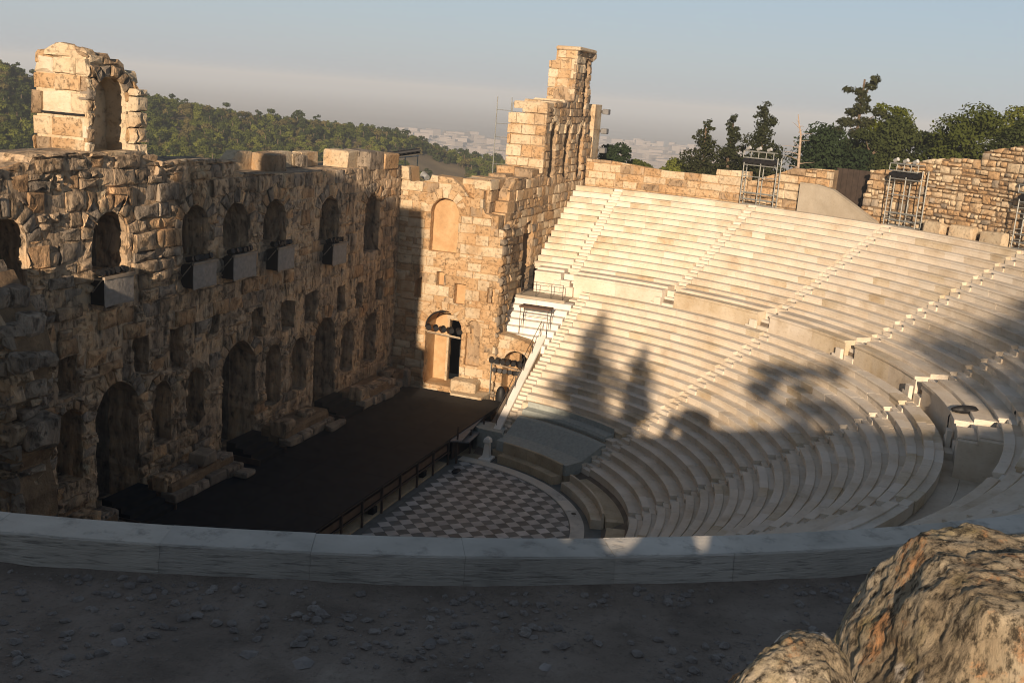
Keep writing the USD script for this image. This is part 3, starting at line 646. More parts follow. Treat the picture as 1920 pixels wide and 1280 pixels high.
for a_ in range(4):
    for b_ in range(3):
        zt_ = 20.72 - .17 * a_ - (.05, 0, .3)[b_] - .03 * a_ * a_
        x1_ = 9.42 - .82 * a_; y0_ = -9.3 - .85 * b_
        obj('top_stone', cbox(x1_ - .80, x1_, y0_ - .83, y0_, zt_ - .6, zt_ + rw.uniform(-.05, .06), .17, rw, .06), [lime_d, lime_a, lime_b][(a_ + b_) % 3], t)
obj('ledge', bx(9.41, 9.49, -11.4, -9.3, 18.02, 18.10), black_m, t, label='dark thin iron beam across the sunlit side')
for k_ in range(6): obj('base_block', cbox(5.7 + 1.05 * k_, 6.72 + 1.05 * k_, -9.9, -8.75, 16.0, 16.55 + rw.uniform(-.08, .15), .06, rw, .05), [lime_a, lime_c, lime_d][k_ % 3], t)

# near side wall of the stage (mirror ruin at the left edge) ------------------------
t = thing('broken_end_wall', 'rough broken end of the near side wall at the left edge', 'ruin wall', (18, -6, 0))
prof = Polygon([(-9.6, .5), (-4.6, .5), (-4.8, 5.6), (-5.1, 6.6), (-4.75, 7.2), (-5.3, 8.5), (-4.95, 9.3), (-4.85, 10.4), (-5.1, 11.3), (-5.9, 12.3), (-6.5, 13.2), (-8.6, 13.4), (-8.8, 12.4), (-9.6, 12.6)])
obj('wall_core', prism(prof.buffer(-.12), face_x(18.0), -1.9, -.1), mortar, t)
lay(t, masonry(prof, (.5, .85), (.6, 1.3), rw, .05, .25), face_x(18.0), [scaen_b, scaen_a, lime_c], rw, .3, (-.05, .16), .08, .09)
endp = Polygon([(-18.0, .5), (-16.0, .5), (-16.0, 10.3), (-17, 11), (-18.0, 11.2)])
lay(t, masonry(endp, (.5, .85), (.6, 1.1), rw, .05, .2), face_y(-5.2), [scaen_b, scaen_a], rw, .5, (-.25, .35), .1, .1)
for y_, z_ in ((-9.0, 12.5), (-8.1, 13.2), (-7.1, 13.2), (-6.2, 12.6), (-5.6, 11.7), (-5.1, 10.7)):
    for xk in (16.3, 17.15): obj('top_stone', cbox(xk - .1, xk + .8 + rw.uniform(-.1, .15), y_ - .55, y_ + .5, z_ - .6, z_ + rw.uniform(-.1, .25), .13, rw, .09), scaen_b, t)
obj('stone', cbox(16.2, 17.6, -5.3, -4.45, 7.3, 8.45, .2, rw, .12), scaen_b, t, label='big jutting block')
obj('pier', prism(Polygon([(-12, .5), (2.55, .5), (2.5, 16.2), (1.85, 16.4), (1.83, 23), (1.67, 25.2), (-3.75, 25.3), (-3.9, 15.3), (-4.3, 15.8), (-5.1, 16.0), (-12, 16.1)]), face_x(29.8), -1.6, 0), lime_a, t)  # unseen wall added out of view, outlined to cast the stage wall shadows
# fallen pedestals and podium ruins along the stage wall ------------------------------
rp = np.random.default_rng(5)
def ruin(label, x0, x1, y1, blocks):
    t = thing('podium_ruin', label, 'ruined podium', ((x0 + x1) / 2, -7.6, ZS))
    obj('core', cbox(x0 + .15, x1 - .15, YW + .02, y1 - .35, ZS - .1, ZS + .85, .1, rp, .06), mortar, t)
    n = max(2, int((x1 - x0) / 1.1)); e = np.linspace(x0, x1, n + 1)
    for k_ in range(n):
        obj('stone', cbox(e[k_] + .02, e[k_ + 1] - .02, y1 - .75, y1 + rp.uniform(-.15, .1), ZS + .002, ZS + .42 + rp.uniform(-.05, .05), .05, rp, .04), [scaen_b, lime_c][k_ % 2], t)
        if rp.random() < .85: obj('stone', cbox(e[k_] + .06, e[k_ + 1] - .06, y1 - 1.3, y1 - .45 + rp.uniform(-.2, .1), ZS + .40, ZS + 1.0 + rp.uniform(-.15, .25), .07, rp, .06), [scaen_b, scaen_a][k_ % 2], t)
    for (bx0, bx1, by0, by1, bz0, bz1) in blocks: obj('stone', cbox(bx0, bx1, by0, by1, bz0, bz1, .07, rp, .05), lime_c, t)
ruin('rubble podium left of the leftmost doorway at the foreground ledge', 10.3, 14.8, -6.6, [(10.6, 11.8, -6.4, -5.6, ZS, 2.0)])
ruin('large rubble podium between the left and middle doorways', 1.9, 7.1, -6.75, [(2.0, 2.9, -6.6, -5.9, ZS, 1.75), (3.6, 4.6, -7.9, -7.0, 2.4, 2.95)])
ruin('stepped rubble podium between the middle and right doorways', -7.0, -2.2, -6.55, [(-7.2, -5.6, -6.5, -6.0, ZS, 1.8)])
ruin('long straight podium right of the rightmost doorway', -15.0, -10.4, -6.4, [])
ruin('short dim podium in the shaded corner of the stage', -17.5, -15.6, -6.9, [(-16.6, -16.2, -6.9, -6.5, ZS, 2.6)])
for k_, (xc, nm) in enumerate(((8.65, 'dark wooden steps up to the left doorway'), (-.3, 'dark wooden steps up to the middle doorway'), (-8.85, 'dark wooden steps up to the right doorway'))):
    t = thing('door_steps', nm, 'steps', (xc, -7.6, ZS), 'steps at the three stage doorways')
    for s in range(4): obj('step', bx(xc - 1.15, xc + 1.15, YW + .1 - 0.001 * s, -6.5 - .45 * s + .0, ZS + .22 * s + .002, ZS + .22 * (s + 1)), stage_m, t)
    for sx in (-1, 1): obj('side_rail', bx(xc + sx * 1.2 - .03, xc + sx * 1.2 + .03, YW + .1, -6.4, ZS + .002, ZS + .3), stage_fr, t)

# lamp boxes under the windows -----------------------------------------------------
def lamp_head(parent, p, yaw, tilt, s=.26, mt=None):
    c_ = trimesh.creation.cylinder(s * .5, s * 1.25, sections=10); l_ = trimesh.creation.cylinder(s * .52, .03, sections=10); l_.apply_translation((0, 0, s * .64))
    yk = bx(-s * .62, s * .62, -.02, .02, -s * .5, -s * .45)
    M = trimesh.transformations.euler_matrix(rad(90 - tilt), 0, rad(yaw), 'sxyz')
    for m_ in (c_, l_): m_.apply_transform(M); m_.apply_translation(p)
    yk.apply_translation(p)
    q = obj('lamp_head', cat([c_, yk]), mt or black_m, parent); obj('lens', l_, lamp_gl if mt else black_m, q)
bxs = [('leftmost pale lamp box, shadow to its right on sunlit stone', 9.3, 11.87, 1.75), ('pale lamp box left of the central window', 3.55, 11.75, 1.75), ('pale lamp box of the central window with a dark recess below', .35, 11.75, 1.9), ('pale lamp box just right of the central window', -3.35, 11.7, 1.6), ('rightmost and smallest looking pale lamp box', -9.0, 11.3, 1.6)]
for lb, xc, zt, w_ in bxs:
    t = thing('lamp_box', lb, 'lamp box', (xc, YW + .3, zt - 1.15), 'lamp boxes hung below the upper windows')
    x0, x1 = xc - w_ / 2, xc + w_ / 2
    fb = trimesh.creation.box((w_, .03, 1.1)).subdivide().subdivide().subdivide()
    v = fb.vertices; v[:, 1] += .03 * np.sin(v[:, 0] * 3.1 + 1) * np.cos(v[:, 2] * 2.2) + .012 * np.sin(v[:, 0] * 11); v[:, 2] += np.where(v[:, 2] < 0, .05 * np.cos(v[:, 0] * 2.4) - .04, 0)
    fb.apply_translation((xc, YW + .66, zt - .6)); obj('front_cloth', fb, fabric_m, t, True)
    obj('top_batten', bx(x0 - .04, x1 + .04, YW + .60, YW + .72, zt - .09, zt + .02), panel_br, t)
    obj('lower_batten', bx(x0, x1, YW + .61, YW + .67, zt - 1.19, zt - 1.14), panel_br, t)
    for s_ in (x0, x1): obj('side_board', bx(s_ - .015, s_ + .015, YW - .3, YW + .62, zt - 1.15, zt - .1), black_m, t)
    obj('deck', bx(x0 + .02, x1 - .02, YW - .5, YW + .59, zt - .12, zt - .095), black_m, t)
    obj('brace', tube((x1 + .04, YW + .55, zt - .12), (x1 + .04, YW + .1, zt - .65), .025), panel_br, t)
    for k_ in range(6): lamp_head(t, (x0 + .18 + k_ * (w_ - .36) / 5, YW + .35 + rp.uniform(-.05, .05), zt + .14), rp.uniform(-25, 25), rp.uniform(-25, 10), .25)

# ================================================================ FAR SIDE WALL OF THE STAGE (sunlit)
XP = -17.9; FX = face_x(XP)
rq = np.random.default_rng(33)
para = Polygon([(-8.6, .6), (-1.4, .6), (-1.4, 11.9), (-2.1, 12.0), (-2.15, 12.75), (-2.8, 12.85), (-2.9, 14.2), (-3.3, 14.3), (-3.5, 13.6), (-3.9, 13.75), (-4.4, 14.35), (-5.0, 14.8), (-6.4, 14.85), (-6.5, 14.5), (-7.9, 14.3), (-8.0, 15.2), (-8.6, 15.25)])
h_n = ragged(arch(-5.38, 1.9, 10.1, 13.5), rq, .02); h_d = arch(-5.0, 2.5, 1.45, 6.4); h_n2 = ragged(arch(-2.95, 1.0, 3.05, 6.05), rq, .02)
h_s = [sbox(-5.72, 7.95, -5.18, 8.85), sbox(-4.45, 6.9, -3.65, 8.25), sbox(-2.2, 7.25, -1.72, 8.25), sbox(-7.2, 7.0, -6.7, 8.4)]
ph = unary_union([h_n, h_d, h_n2] + h_s)
t = thing('sunlit_side_wall', 'sunlit orange stone side wall with arched niche and doorway beside the stage', 'ruin wall', (XP, -5, .6))
obj('wall_core', prism(para.buffer(-.04).difference(ph), FX, -.55, -.06), lime_b, t)
dh = sbox(-5.2, 1.45, -4.1, 5.5)
obj('wall_core', prism(para.buffer(-.04).difference(h_d), FX, -1.6, -.553), niche_m, t)
obj('door_wall', prism(h_d.buffer(.2).difference(dh), FX, -1.9, -1.62), niche_m, t)
vv = voussoirs(-5.38, 1.95, 13.52, .6, 9, rq) + voussoirs(-5.0, 2.55, 6.42, .5, 11, rq)
vv = [v_.difference(unary_union(h_s)) for v_ in vv]; vv = [v_ for v_ in vv if v_.geom_type == 'Polygon']
reg = para.difference(ph.buffer(.01)).difference(unary_union(vv).buffer(.012))
lay(t, vv, FX, [lime_d, lime_b], rq, .3, (.0, .04), .03, .02, 40, 'arch_stone')
lay(t, masonry(reg, (.42, .72), (.5, 1.3), rq, .018, .12), FX, [lime_b, lime_d, lime_a], rq, .2, (-.03, .06), .03, .03, weights=[.4, .45, .15], wob=.022)
lay(t, masonry(Polygon([(17.9, .6), (19.6, .6), (19.6, 12.6), (17.9, 11.9)]), (.45, .7), (.5, .9), rq, .03, .1), face_y(-1.36), [lime_a, lime_b, lime_c], rq, .2, (.0, .12), .08, .07, smooth=True, wob=.03)
for a, b in ((-5.3, -5.16), (-4.14, -4.0)): obj('door_jamb', bx(XP - 1.63, XP - 1.40, a, b, 1.45, 5.6), lime_d, t)
obj('door_lintel', bx(XP - 1.63, XP - 1.38, -5.35, -3.95, 5.602, 5.85), lime_d, t)
obj('dark_passage', cat([bx(XP - 5.0, XP - 4.9, -6.6, -3, 1.0, 7), bx(XP - 4.9, XP - 2.82, -6.6, -6.5, 1, 7), bx(XP - 4.9, XP - 2.82, -3.1, -3, 1, 7), bx(XP - 4.9, XP - 1.92, -6.5, -3.1, 6.9, 7)]), black_m, t)  # black plates paint in the deep shade behind the doorway
for b in ((-2.6, -1.3, 1.45, 2.3, .8), (-4.0, -1.0, .6, 1.5, 1.7)):
    pass
obj('base_block', cbox(XP + .02, XP + 1.0, -3.9, -2.2, 1.45, 2.25, .06, rq, .05), lime_d, t)
obj('base_block', cbox(XP + .05, XP + 1.7, -3.6, -1.5, .7, 1.62, .06, rq, .05), lime_d, t)
obj('base_block', cbox(XP + .05, XP + 1.2, -1.48, -.9, .1, 1.0, .06, rq, .05), lime_a, t)
# row of lamps in the arched doorway
t = thing('door_lamp_rack', 'rack of black stage lamps under the arch of the sunlit doorway', 'lamp rack', (XP + .2, -5, 5.0))
obj('bar', tube((XP + .15, -6.25, 4.98), (XP + .25, -3.7, 4.85), .035), lime_d, t); obj('bar', tube((XP - .2, -6.2, 4.8), (XP - .1, -3.8, 4.7), .035), panel_br, t)
for k_ in range(5): lamp_head(t, (XP + .1, -6.0 + k_ * .53, 5.22), -60, 5, .34)
obj('arch_frame', path_tube([(XP + .1, -5.0 + 1.2 * math.cos(a), 5.2 + 1.15 * math.sin(a)) for a in np.linspace(rad(85), rad(180), 8)], .05), black_m, t)
# parodos: passage wall with arch, sloping white coping ---------------------------------
t = thing('passage_arch', 'low arched passage wall between the sunlit wall and the white rows', 'arch wall', (-18.2, -.4, 0))
hp = arch(-.05, 1.75, -.05, 4.4)
pw = Polygon([(-1.4, -.05), (1.08, -.05), (1.08, 4.75), (.5, 5.1), (-.4, 5.25), (-1.4, 5.35)])
obj('wall_core', prism(pw.buffer(-.02).difference(hp), face_x(-18.2), -1.2, -.03), lime_b, t)
lay(t, masonry(pw.difference(hp.buffer(.02)), (.5, .6), (.5, .9), rq, .02), face_x(-18.2), [lime_d, lime_b], rq, .1, (.0, .03), .03, .015)
obj('dark_passage', bx(-23, -22.9, -1.9, 1.05, -.05, 5), black_m, t); obj('vault', bx(-23, -19.5, -1.9, 1.05, 4.5, 4.8), shade_in, t)  # black end plate and near-black vault replace the shade of a longer passage
obj('side_panel', bx(-19.9, -19.45, -1.3, -.25, 0, 4.0), lime_b, t)
t = thing('sloping_coping', 'white sloping coping along the end of the lower rows with a handrail', 'coping', (-16, 1.2, 0))
cz = lambda x_: 7.71 - (23.53 - math.hypot(x_, 1.2)) * .352 / .62 + .06
obj('retaining_wall', prism(Polygon([(11.6, 0), (19.3, 0), (19.3, cz(19.3) - .2), (11.6, cz(11.6) - .2)]), face_y(1.10), 0, .30), lime_d, t)
for k_ in range(6):
    a_, b_ = 11.4 + 1.33 * k_ + .003, 11.4 + 1.33 * (k_ + 1) - .003
    obj('coping_slab', prism(Polygon([(a_, cz(a_) - .2), (b_, cz(b_) - .2), (b_, cz(b_)), (a_, cz(a_))]), face_y(1.02), 0, .42), marb_w, t)
for k_ in range(6):
    x_ = 12.2 + 1.4 * k_; obj('handrail_post', tube((-x_, 1.1, cz(x_)), (-x_, 1.1, cz(x_) + .95), .02), iron_m, t)
obj('handrail', tube((-12.0, 1.1, cz(12.0) + .95), (-19.3, 1.1, cz(19.3) + .95), .022), iron_m, t)
# awning and lamps over the passage
t = thing('lamp_awning', 'brown flat awning on thin legs above the passage arch', 'awning', (-19, .2, 5))
obj('roof', cbox(-20.5, -19.6, -.6, 1.45, 6.95, 7.07, .02), brown_m, t)
for x, y in ((-20.4, -.5), (-20.4, 1.35), (-19.65, -.5), (-19.65, 1.35)): obj('leg', tube((x, y, 5.0), (x, y, 6.95), .022), iron_m, t)
obj('brace', tube((-19.65, -.5, 6.5), (-19.65, 1.35, 6.5), .018), iron_m, t)
t = thing('passage_lamp_rack', 'crowded rack of black lamps hung across the passage arch', 'lamp rack', (-17.4, -.3, 3.4))
obj('bar', tube((-17.7, -1.5, 3.55), (-17.5, .85, 3.35), .04), panel_br, t); obj('bar', tube((-17.7, -1.5, 3.55), (-17.7, -1.5, .2), .03), steel_m, t); obj('bar', tube((-17.55, .8, 3.35), (-17.55, .8, .9), .03), steel_m, t)
for k_ in range(7): lamp_head(t, (-17.55, -1.45 + k_ * .38, 3.78), -70 + rp.uniform(-20, 20), 5, .32)
for k_ in range(7): lamp_head(t, (-17.6, -1.2 + k_ * .33, 3.15), -70 + rp.uniform(-20, 20), -15, .30)
t = thing('black_speaker', 'black round loudspeaker standing inside the passage', 'speaker', (-17.3, -.75, 0))
q = trimesh.creation.icosphere(2); q.vertices *= (.3, .33, .75); q.apply_translation((-17.2, -.55, 1.55)); obj('body', q, black_m, t, True); obj('stand', bx(-17.3, -17.1, -.65, -.45, 0, .9), black_m, t)
# platform with railing at the end of the gangway
t = thing('end_platform', 'brown platform with a thin railing at the end of the gangway', 'platform', (-23.5, -.5, 7))
obj('deck', bx(-25.0, -22.6, -1.95, 1.5, 6.95, 7.17), conc_m, t)
for y in (-1.6, -.55, .5, 1.3): obj('railing_post', tube((-22.75, y, 7.17), (-22.75, y, 8.15), .022), iron_m, t)
for z_ in (7.65, 8.15): obj('railing_bar', tube((-22.75, -1.6, z_), (-22.75, 1.3, z_), .018), iron_m, t)
obj('step', bx(-24.9, -24.5, .4, 1.2, 7.18, 8.2), marb_a, t); obj('step', bx(-24.7, -24.3, .9, 1.5, 7.18, 7.8), marb_a, t)

# ================================================================ TALL WALL AND TOWER (facing the seats)
YN = -2.0; FN = face_y(YN); rt_ = np.random.default_rng(44)
t = thing('tall_ruined_tower', 'tall ruined wall and tower with narrow slit openings beside the seats', 'ruin tower', (-28, -3, 0))
north = Polygon([(18.2, 0), (40, 0), (40, 14.9), (38.3, 15.0), (38.2, 17.3), (36.9, 17.6), (36.8, 20.9), (36.4, 21.0), (36.35, 23.7), (32.5, 23.55), (32.4, 20.0), (31, 19.9), (30.6, 19.8), (28.2, 19.75), (28.0, 19.5), (26.55, 19.3), (26.5, 15.0), (24.4, 14.6), (22.8, 14.8), (21.2, 14.9), (20.4, 14.3), (19.9, 12.9), (19.0, 12.6), (18.8, 11.9), (18.2, 11.8)])
slits = [arch(28.45, 1.35, 14.6, 18.5), arch(31.75, 1.3, 14.5, 18.3), arch(35.3, 1.3, 14.4, 18.2)]
tall = arch(35.3, 1.15, 18.9, 23.1); gate = arch(24.55, 1.9, 7.1, 11.9)
hn = unary_union([ragged(s_, rt_, .05) for s_ in slits] + [ragged(tall, rt_, .04), gate])
obj('wall_core', prism(north.buffer(-.05).difference(hn), FN, -1.6, -.045), lime_a, t)
obj('wall_core', prism(sbox(26.6, 0, 36.3, 14.3), FN, -2.6, -1.62), mortar, t)
obj('wall_core', prism(Polygon([(26.6, 14.2), (36.2, 14.2), (36.2, 18.7), (27.2, 18.9), (26.6, 18.6)]).difference(unary_union([s_ for s_ in slits])), FN, -2.6, -1.62), lime_b, t)
obj('wall_core', prism(Polygon([(23.3, 0), (26.5, 0), (26.5, 14.2), (23.3, 14.3)]).difference(gate), FN, -2.8, -1.62), mortar, t)
vv = []
for s_, n_ in ((( 28.45, 1.39, 18.52), 5), ((31.75, 1.34, 18.32), 5), ((35.3, 1.34, 18.22), 5)): vv += voussoirs(s_[0], s_[1], s_[2], .4, n_, rt_)
reg = north.difference(hn.buffer(.01)).difference(unary_union(vv).buffer(.01))
bowl = Polygon([(18.2, 0), (24.0, 6.6), (25.0, 6.9), (25.1, 8.3), (26.2, 8.7), (35.2, 13.2), (40, 13.0), (40, 0)])
reg = reg.difference(bowl)
lay(t, vv, FN, [lime_d], rt_, .3, (.03, .1), .04, .03, 20, 'arch_stone')
lay(t, masonry(reg, (.45, .75), (.5, 1.25), rt_, .025, .15), FN, [lime_a, lime_b, lime_d, lime_c], rt_, .2, (-.03, .06), .04, .04, 280, weights=[.3, .25, .38, .07], smooth=50, wob=.03)
eastlow = Polygon([(-4.75, 13.9), (-2.0, 14.3), (-2.0, 19.3), (-2.7, 19.55), (-3.6, 19.6), (-3.9, 19.0), (-4.75, 18.9)])
eastup = Polygon([(-4.1, 19.6), (-2.0, 19.6), (-2.0, 23.55), (-3.4, 23.6), (-3.5, 22.8), (-4.1, 22.7)])
lay(t, masonry(eastlow, (.6, 1.1), (.7, 1.5), rt_, .025), face_x(-26.5), [lime_d, lime_d, lime_b], rt_, .25, (.0, .06), .035, .03, name='corner_stone')
lay(t, masonry(eastup, (.55, .9), (.5, 1.2), rt_, .02), face_x(-32.5), [lime_d, lime_d, lime_b], rt_, .25, (.0, .04), .03, .02, name='corner_stone')
obj('wall_core', bx(-36.3, -32.6, -4.05, -3.62, 18, 22.7), lime_d, t)
obj('cornice', cbox(-36.6, -32.35, -3.6, -1.75, 23.5, 23.78, .07, rt_, .03), lime_d, t)
obj('cornice', cbox(-37.0, -36.3, -3.4, -1.8, 22.9, 23.75, .25, rt_, .08), lime_c, t)
for a, b, z_ in ((-28.6, -26.6, 19.6), (-30.5, -28.62, 19.75), (-32.4, -30.52, 19.85)): obj('top_stone', cbox(a, b, -4.5, -2.1, z_ - .35, z_ + .12, .1, rt_, .06), lime_d, t)
obj('dark_recess', bx(-36.2, -27.4, -3.75, -3.65, 14.25, 18.6), shade_in, t)  # plate coloured near black as painted shade behind the slits
# lower wall behind, running from the sunlit side wall to the tower
t = thing('stepped_wall_stump', 'rough stepped wall stump between the sunlit wall and the tower', 'ruin wall', (-20, -4, 0))
for k_, (x0, x1, y0_, y1_, z0_, z1_) in enumerate(((-21.2, -18.6, -4.6, -2.7, 11.2, 14.9), (-23.2, -21.25, -4.6, -2.2, 11.0, 14.6), (-25.0, -23.25, -4.7, -2.3, 11.0, 14.95), (-26.4, -25.02, -4.8, -2.2, 11.0, 15.3), (-20.1, -18.0, -3.2, -1.75, 11.7, 12.75), (-19.2, -17.95, -2.7, -1.6, 11.0, 11.95), (-20.8, -19.6, -2.8, -1.8, 12.7, 13.6))):
    obj('core', bx(x0 + .15, x1 - .15, y0_ + .15, y1_ - .15, z0_, z1_ - .2), lime_a, t)
    nz = max(1, int((z1_ - z0_) / .65)); nx = max(1, int((x1 - x0) / .9)); ny = max(1, int((y1_ - y0_) / .95))
    for a_ in range(nx):
        for b_ in range(ny):
            for c_ in range(nz):
                if not (a_ == nx - 1 or b_ == ny - 1 or c_ == nz - 1): continue
                if c_ == nz - 1 and rt_.random() < .18: continue
                dx, dy, dz = (x1 - x0) / nx, (y1_ - y0_) / ny, (z1_ - z0_) / nz; sh = (c_ % 2) * .2
                obj('block', cbox(x0 + a_ * dx + .01, x0 + (a_ + 1) * dx - .01 + rt_.uniform(-.06, .1), y0_ + b_ * dy + .01 - sh * 0, y0_ + (b_ + 1) * dy - .01 + rt_.uniform(-.05, .1), z0_ + c_ * dz + .01, z0_ + (c_ + 1) * dz - .01 + (rt_.uniform(-.1, .08) if c_ == nz - 1 else 0), .06, rt_, .05), [lime_a, lime_b, lime_d, lime_c][rt_.choice(4, p=[.35, .3, .2, .15])], t)
lay(t, masonry(Polygon([(-4.6, 11.5), (-2.7, 11.5), (-2.7, 14.9), (-4.6, 14.8)]), (.6, .9), (.6, 1.2), rt_, .03), face_x(-18.62), [lime_a, lime_b], rt_, .1, (.02, .14), .08, .07)
t = thing('iron_gate', 'dark iron gate at the foot of the tall slit doorway', 'gate', (-24, -1.9, 7.1))
for k_ in range(9): obj('bar', tube((-25.3 + .2 * k_, -1.72, 7.15), (-25.3 + .2 * k_, -1.72, 8.9), .022), iron_m, t)
for z_ in (7.3, 8.1, 8.85): obj('rail', tube((-25.35, -1.72, z_), (-23.6, -1.72, z_), .025), iron_m, t)
# smooth restored pillar with three fixed lamps
t = thing('smooth_pillar', 'smooth cream pillar with three box lamps right of the tower', 'pillar', (-39, -2.2, 14))
z_ = 13.0
for k_ in range(7):
    obj('ashlar', cbox(-40.2, -38.3, -3.2, -1.95, z_, z_ + .97, .02), lime_d, t); z_ += .975
for k_, z_ in enumerate((14.6, 16.1, 17.6, 19.1)):
    q = obj('lamp_box', cbox(-40.3, -39.6, -1.75, -1.25, z_, z_ + .42, .05), grey_pn, t); obj('bracket', bx(-40.0, -39.9, -1.96, -1.74, z_ + .1, z_ + .3), iron_m, t)
# thin scaffold left of the tower
t = thing('scaffold', 'thin pale pipe scaffold rising left of the tower', 'scaffold', (-27.5, -6.5, 13))
for x, y, h in ((-27.2, -5.9, 19.9), (-27.9, -5.1, 19.9), (-29.5, -5.6, 19.6), (-30.4, -4.9, 19.6)): obj('upright', tube((x, y, 9), (x, y, h), .035), steel_m, t)
for k_ in range(11):
    z_ = 9.7 + k_ * .93; obj('rung', tube((-27.2, -5.9, z_), (-27.9, -5.1, z_), .022), steel_m, t)
for z_ in (18.9, 19.5): obj('rung', tube((-29.5, -5.6, z_), (-30.4, -4.9, z_), .022), steel_m, t)
# lamps on the roof behind the corner
t = thing('roof_lamp_bar', 'long bar of black floodlights on the roof by the shaded corner', 'lamp bar', (-20.5, -9.5, 15))
obj('bar', tube((-18.3, -9.4, 15.6), (-24.5, -10.4, 15.5), .04), steel_m, t)
for k_ in range(6): lamp_head(t, (-18.6 - k_ * 1.05, -9.45 - .17 * k_, 15.85), -150, 10, .36)
for p in ((-18.9, -8.9, 14.9), (-19.5, -8.9, 14.35), (-24.0, -9.6, 14.2)): lamp_head(t, p, -30, 20, .42, lamp_hs)
for x in (-18.5, -21.3, -24.3): obj('leg', tube((x, -9.45 - .16 * (-18.5 - x), 12.5), (x, -9.45 - .16 * (-18.5 - x), 15.6), .04), steel_m, t)

# ================================================================ RIM WALL BEHIND THE TOP ROW
RR = 36.6; FR = face_cyl(RR); U = lambda az: RR * rad(az); rr_ = np.random.default_rng(55)
def wall_seg(name, label, prof, hr, lr, mats, weights, rub, amp, loc_az, thick=.9, gap=.03):
    t = thing(name, label, 'wall', polar(RR, loc_az, 13.3))
    poly = Polygon([(U(a), z_) for a, z_ in prof])
    # follow the curve: split the core in short pieces
    a0, a1 = min(a for a, _ in prof), max(a for a, _ in prof); n = max(1, int((a1 - a0) / 2)); e = np.linspace(a0, a1, n + 1); parts = []
    for k_ in range(n):
        c_ = poly.buffer(-.04).intersection(sbox(U(e[k_]), 0, U(e[k_ + 1]), 40))
        if not c_.is_empty: parts.append(prism(c_, FR, -thick, -.07))
    obj('wall_core', cat(parts), mortar if rub else lime_b, t)
    lay(t, masonry(poly, hr, lr, rr_, gap, rub), FR, mats, rr_, .3, (-.03, .10) if rub else (.0, .05), .06 if rub else .04, amp, weights=weights, smooth=rub > .3, wob=.04 if rub > .3 else .014)
    return t
wall_seg('ashlar_wall', 'low ashlar wall behind the top row left of the first light scaffold', [(-2.8, 13.1), (17.0, 13.1), (17.0, 16.0), (13.2, 15.9), (13.1, 15.45), (7, 15.4), (0, 15.75), (-2.8, 15.75)], (.5, .68), (.7, 1.9), [lime_d, lime_b, lime_a], [.6, .28, .12], 0, .02, 7)
wall_seg('ashlar_wall', 'higher ashlar wall between the first light scaffold and the concrete ramp', [(17.1, 13.1), (27.0, 13.1), (27.0, 16.75), (22.5, 16.6), (21.5, 16.3), (17.1, 15.3)], (.5, .7), (.7, 1.6), [lime_d, lime_b, lime_a], [.55, .3, .15], .05, .025, 22)
t = wall_seg('rubble_wall', 'tall rough rubble wall behind the second light scaffold on the right', [(31.0, 13.1), (52, 13.1), (52, 19.8), (49, 19.5), (46.5, 19.2), (44, 18.9), (43.8, 18.4), (40.5, 18.3), (38.4, 18.1), (34.5, 17.6), (34.2, 17.2), (31.4, 17.0), (31.3, 15.9), (31.0, 15.2)], (.38, .62), (.4, 1.05), [lime_d, lime_b, lime_a, lime_c], [.42, .36, .14, .08], .6, .07, 40, gap=.035)
for k_, (a, L_) in enumerate(((40.8, 1.5), (44.2, 1.7), (48.0, 1.9))):
    q = thing('fallen_block', ['long cut block lying at the wall foot, left of three', 'long cut block lying at the wall foot, middle of three', 'long cut block lying at the wall foot, by the right scaffold'][k_], 'stone block', polar(35.9, a, 13.35))
    m = cbox(-L_ / 2, L_ / 2, -.38, .38, 13.3, 14.4, .12, rr_, .09); m = rotz(m, 90 - a + 0); m.apply_translation(polar(36.0, a)); obj('block', m, lime_d, q)
wall_seg('rubble_wall', 'rubble wall continuing out of view behind the shaded seats', [(52.2, 13.1), (100, 13.1), (100, 17), (70, 19), (52.2, 19.8)], (.9, 1.2), (1.4, 2.2), [lime_b, lime_a], [.5, .5], 0, .06, 75)
# concrete ramp parapet and dark wooden screen in the gap
t = thing('ramp_wall', 'smooth concrete wall with a sloping top beside the gap', 'wall', polar(36.0, 28, 13.4))
for a0, a1 in ((24.0, 26.0), (26.0, 28), (28, 30), (30, 32), (32, 33.7)):
    zt = lambda a: 15.6 if a < 27.3 else 15.6 - (a - 27.3) * .30
    obj('wall_panel', prism(Polygon([(35.9 * rad(a0), 13.2), (35.9 * rad(a1), 13.2), (35.9 * rad(a1), zt(a1)), (35.9 * rad(a0), zt(a0))]), face_cyl(35.9), -.3, 0), conc_m, t)
    obj('coping', prism(Polygon([(35.9 * rad(a0), zt(a0) + .002), (35.9 * rad(a1), zt(a1) + .002), (35.9 * rad(a1), zt(a1) + .09), (35.9 * rad(a0), zt(a0) + .09)]), face_cyl(35.9), -.36, .03), conc_m, t)
t = thing('wood_screen', 'dark brown board screen in the gap of the rim wall', 'screen', polar(38, 29, 13.4))
for k_ in range(8): obj('board', prism(sbox(38.0 * rad(26.3 + k_ * .65), 13.3, 38.0 * rad(26.9 + k_ * .65), 16.85), face_cyl(38.0), -.05, 0), wood_dk, t)
t = thing('green_mat', 'small strip of green matting at the foot of the rim wall', 'mat', polar(35.8, 22.5, 13.4))
obj('mat', sweep([(35.5, 13.36), (35.5, 13.46), (36.2, 13.46), (36.2, 13.36)], 21.4, 23.6, 3), plain('green_turf', (.06, .16, .07), .9), t)

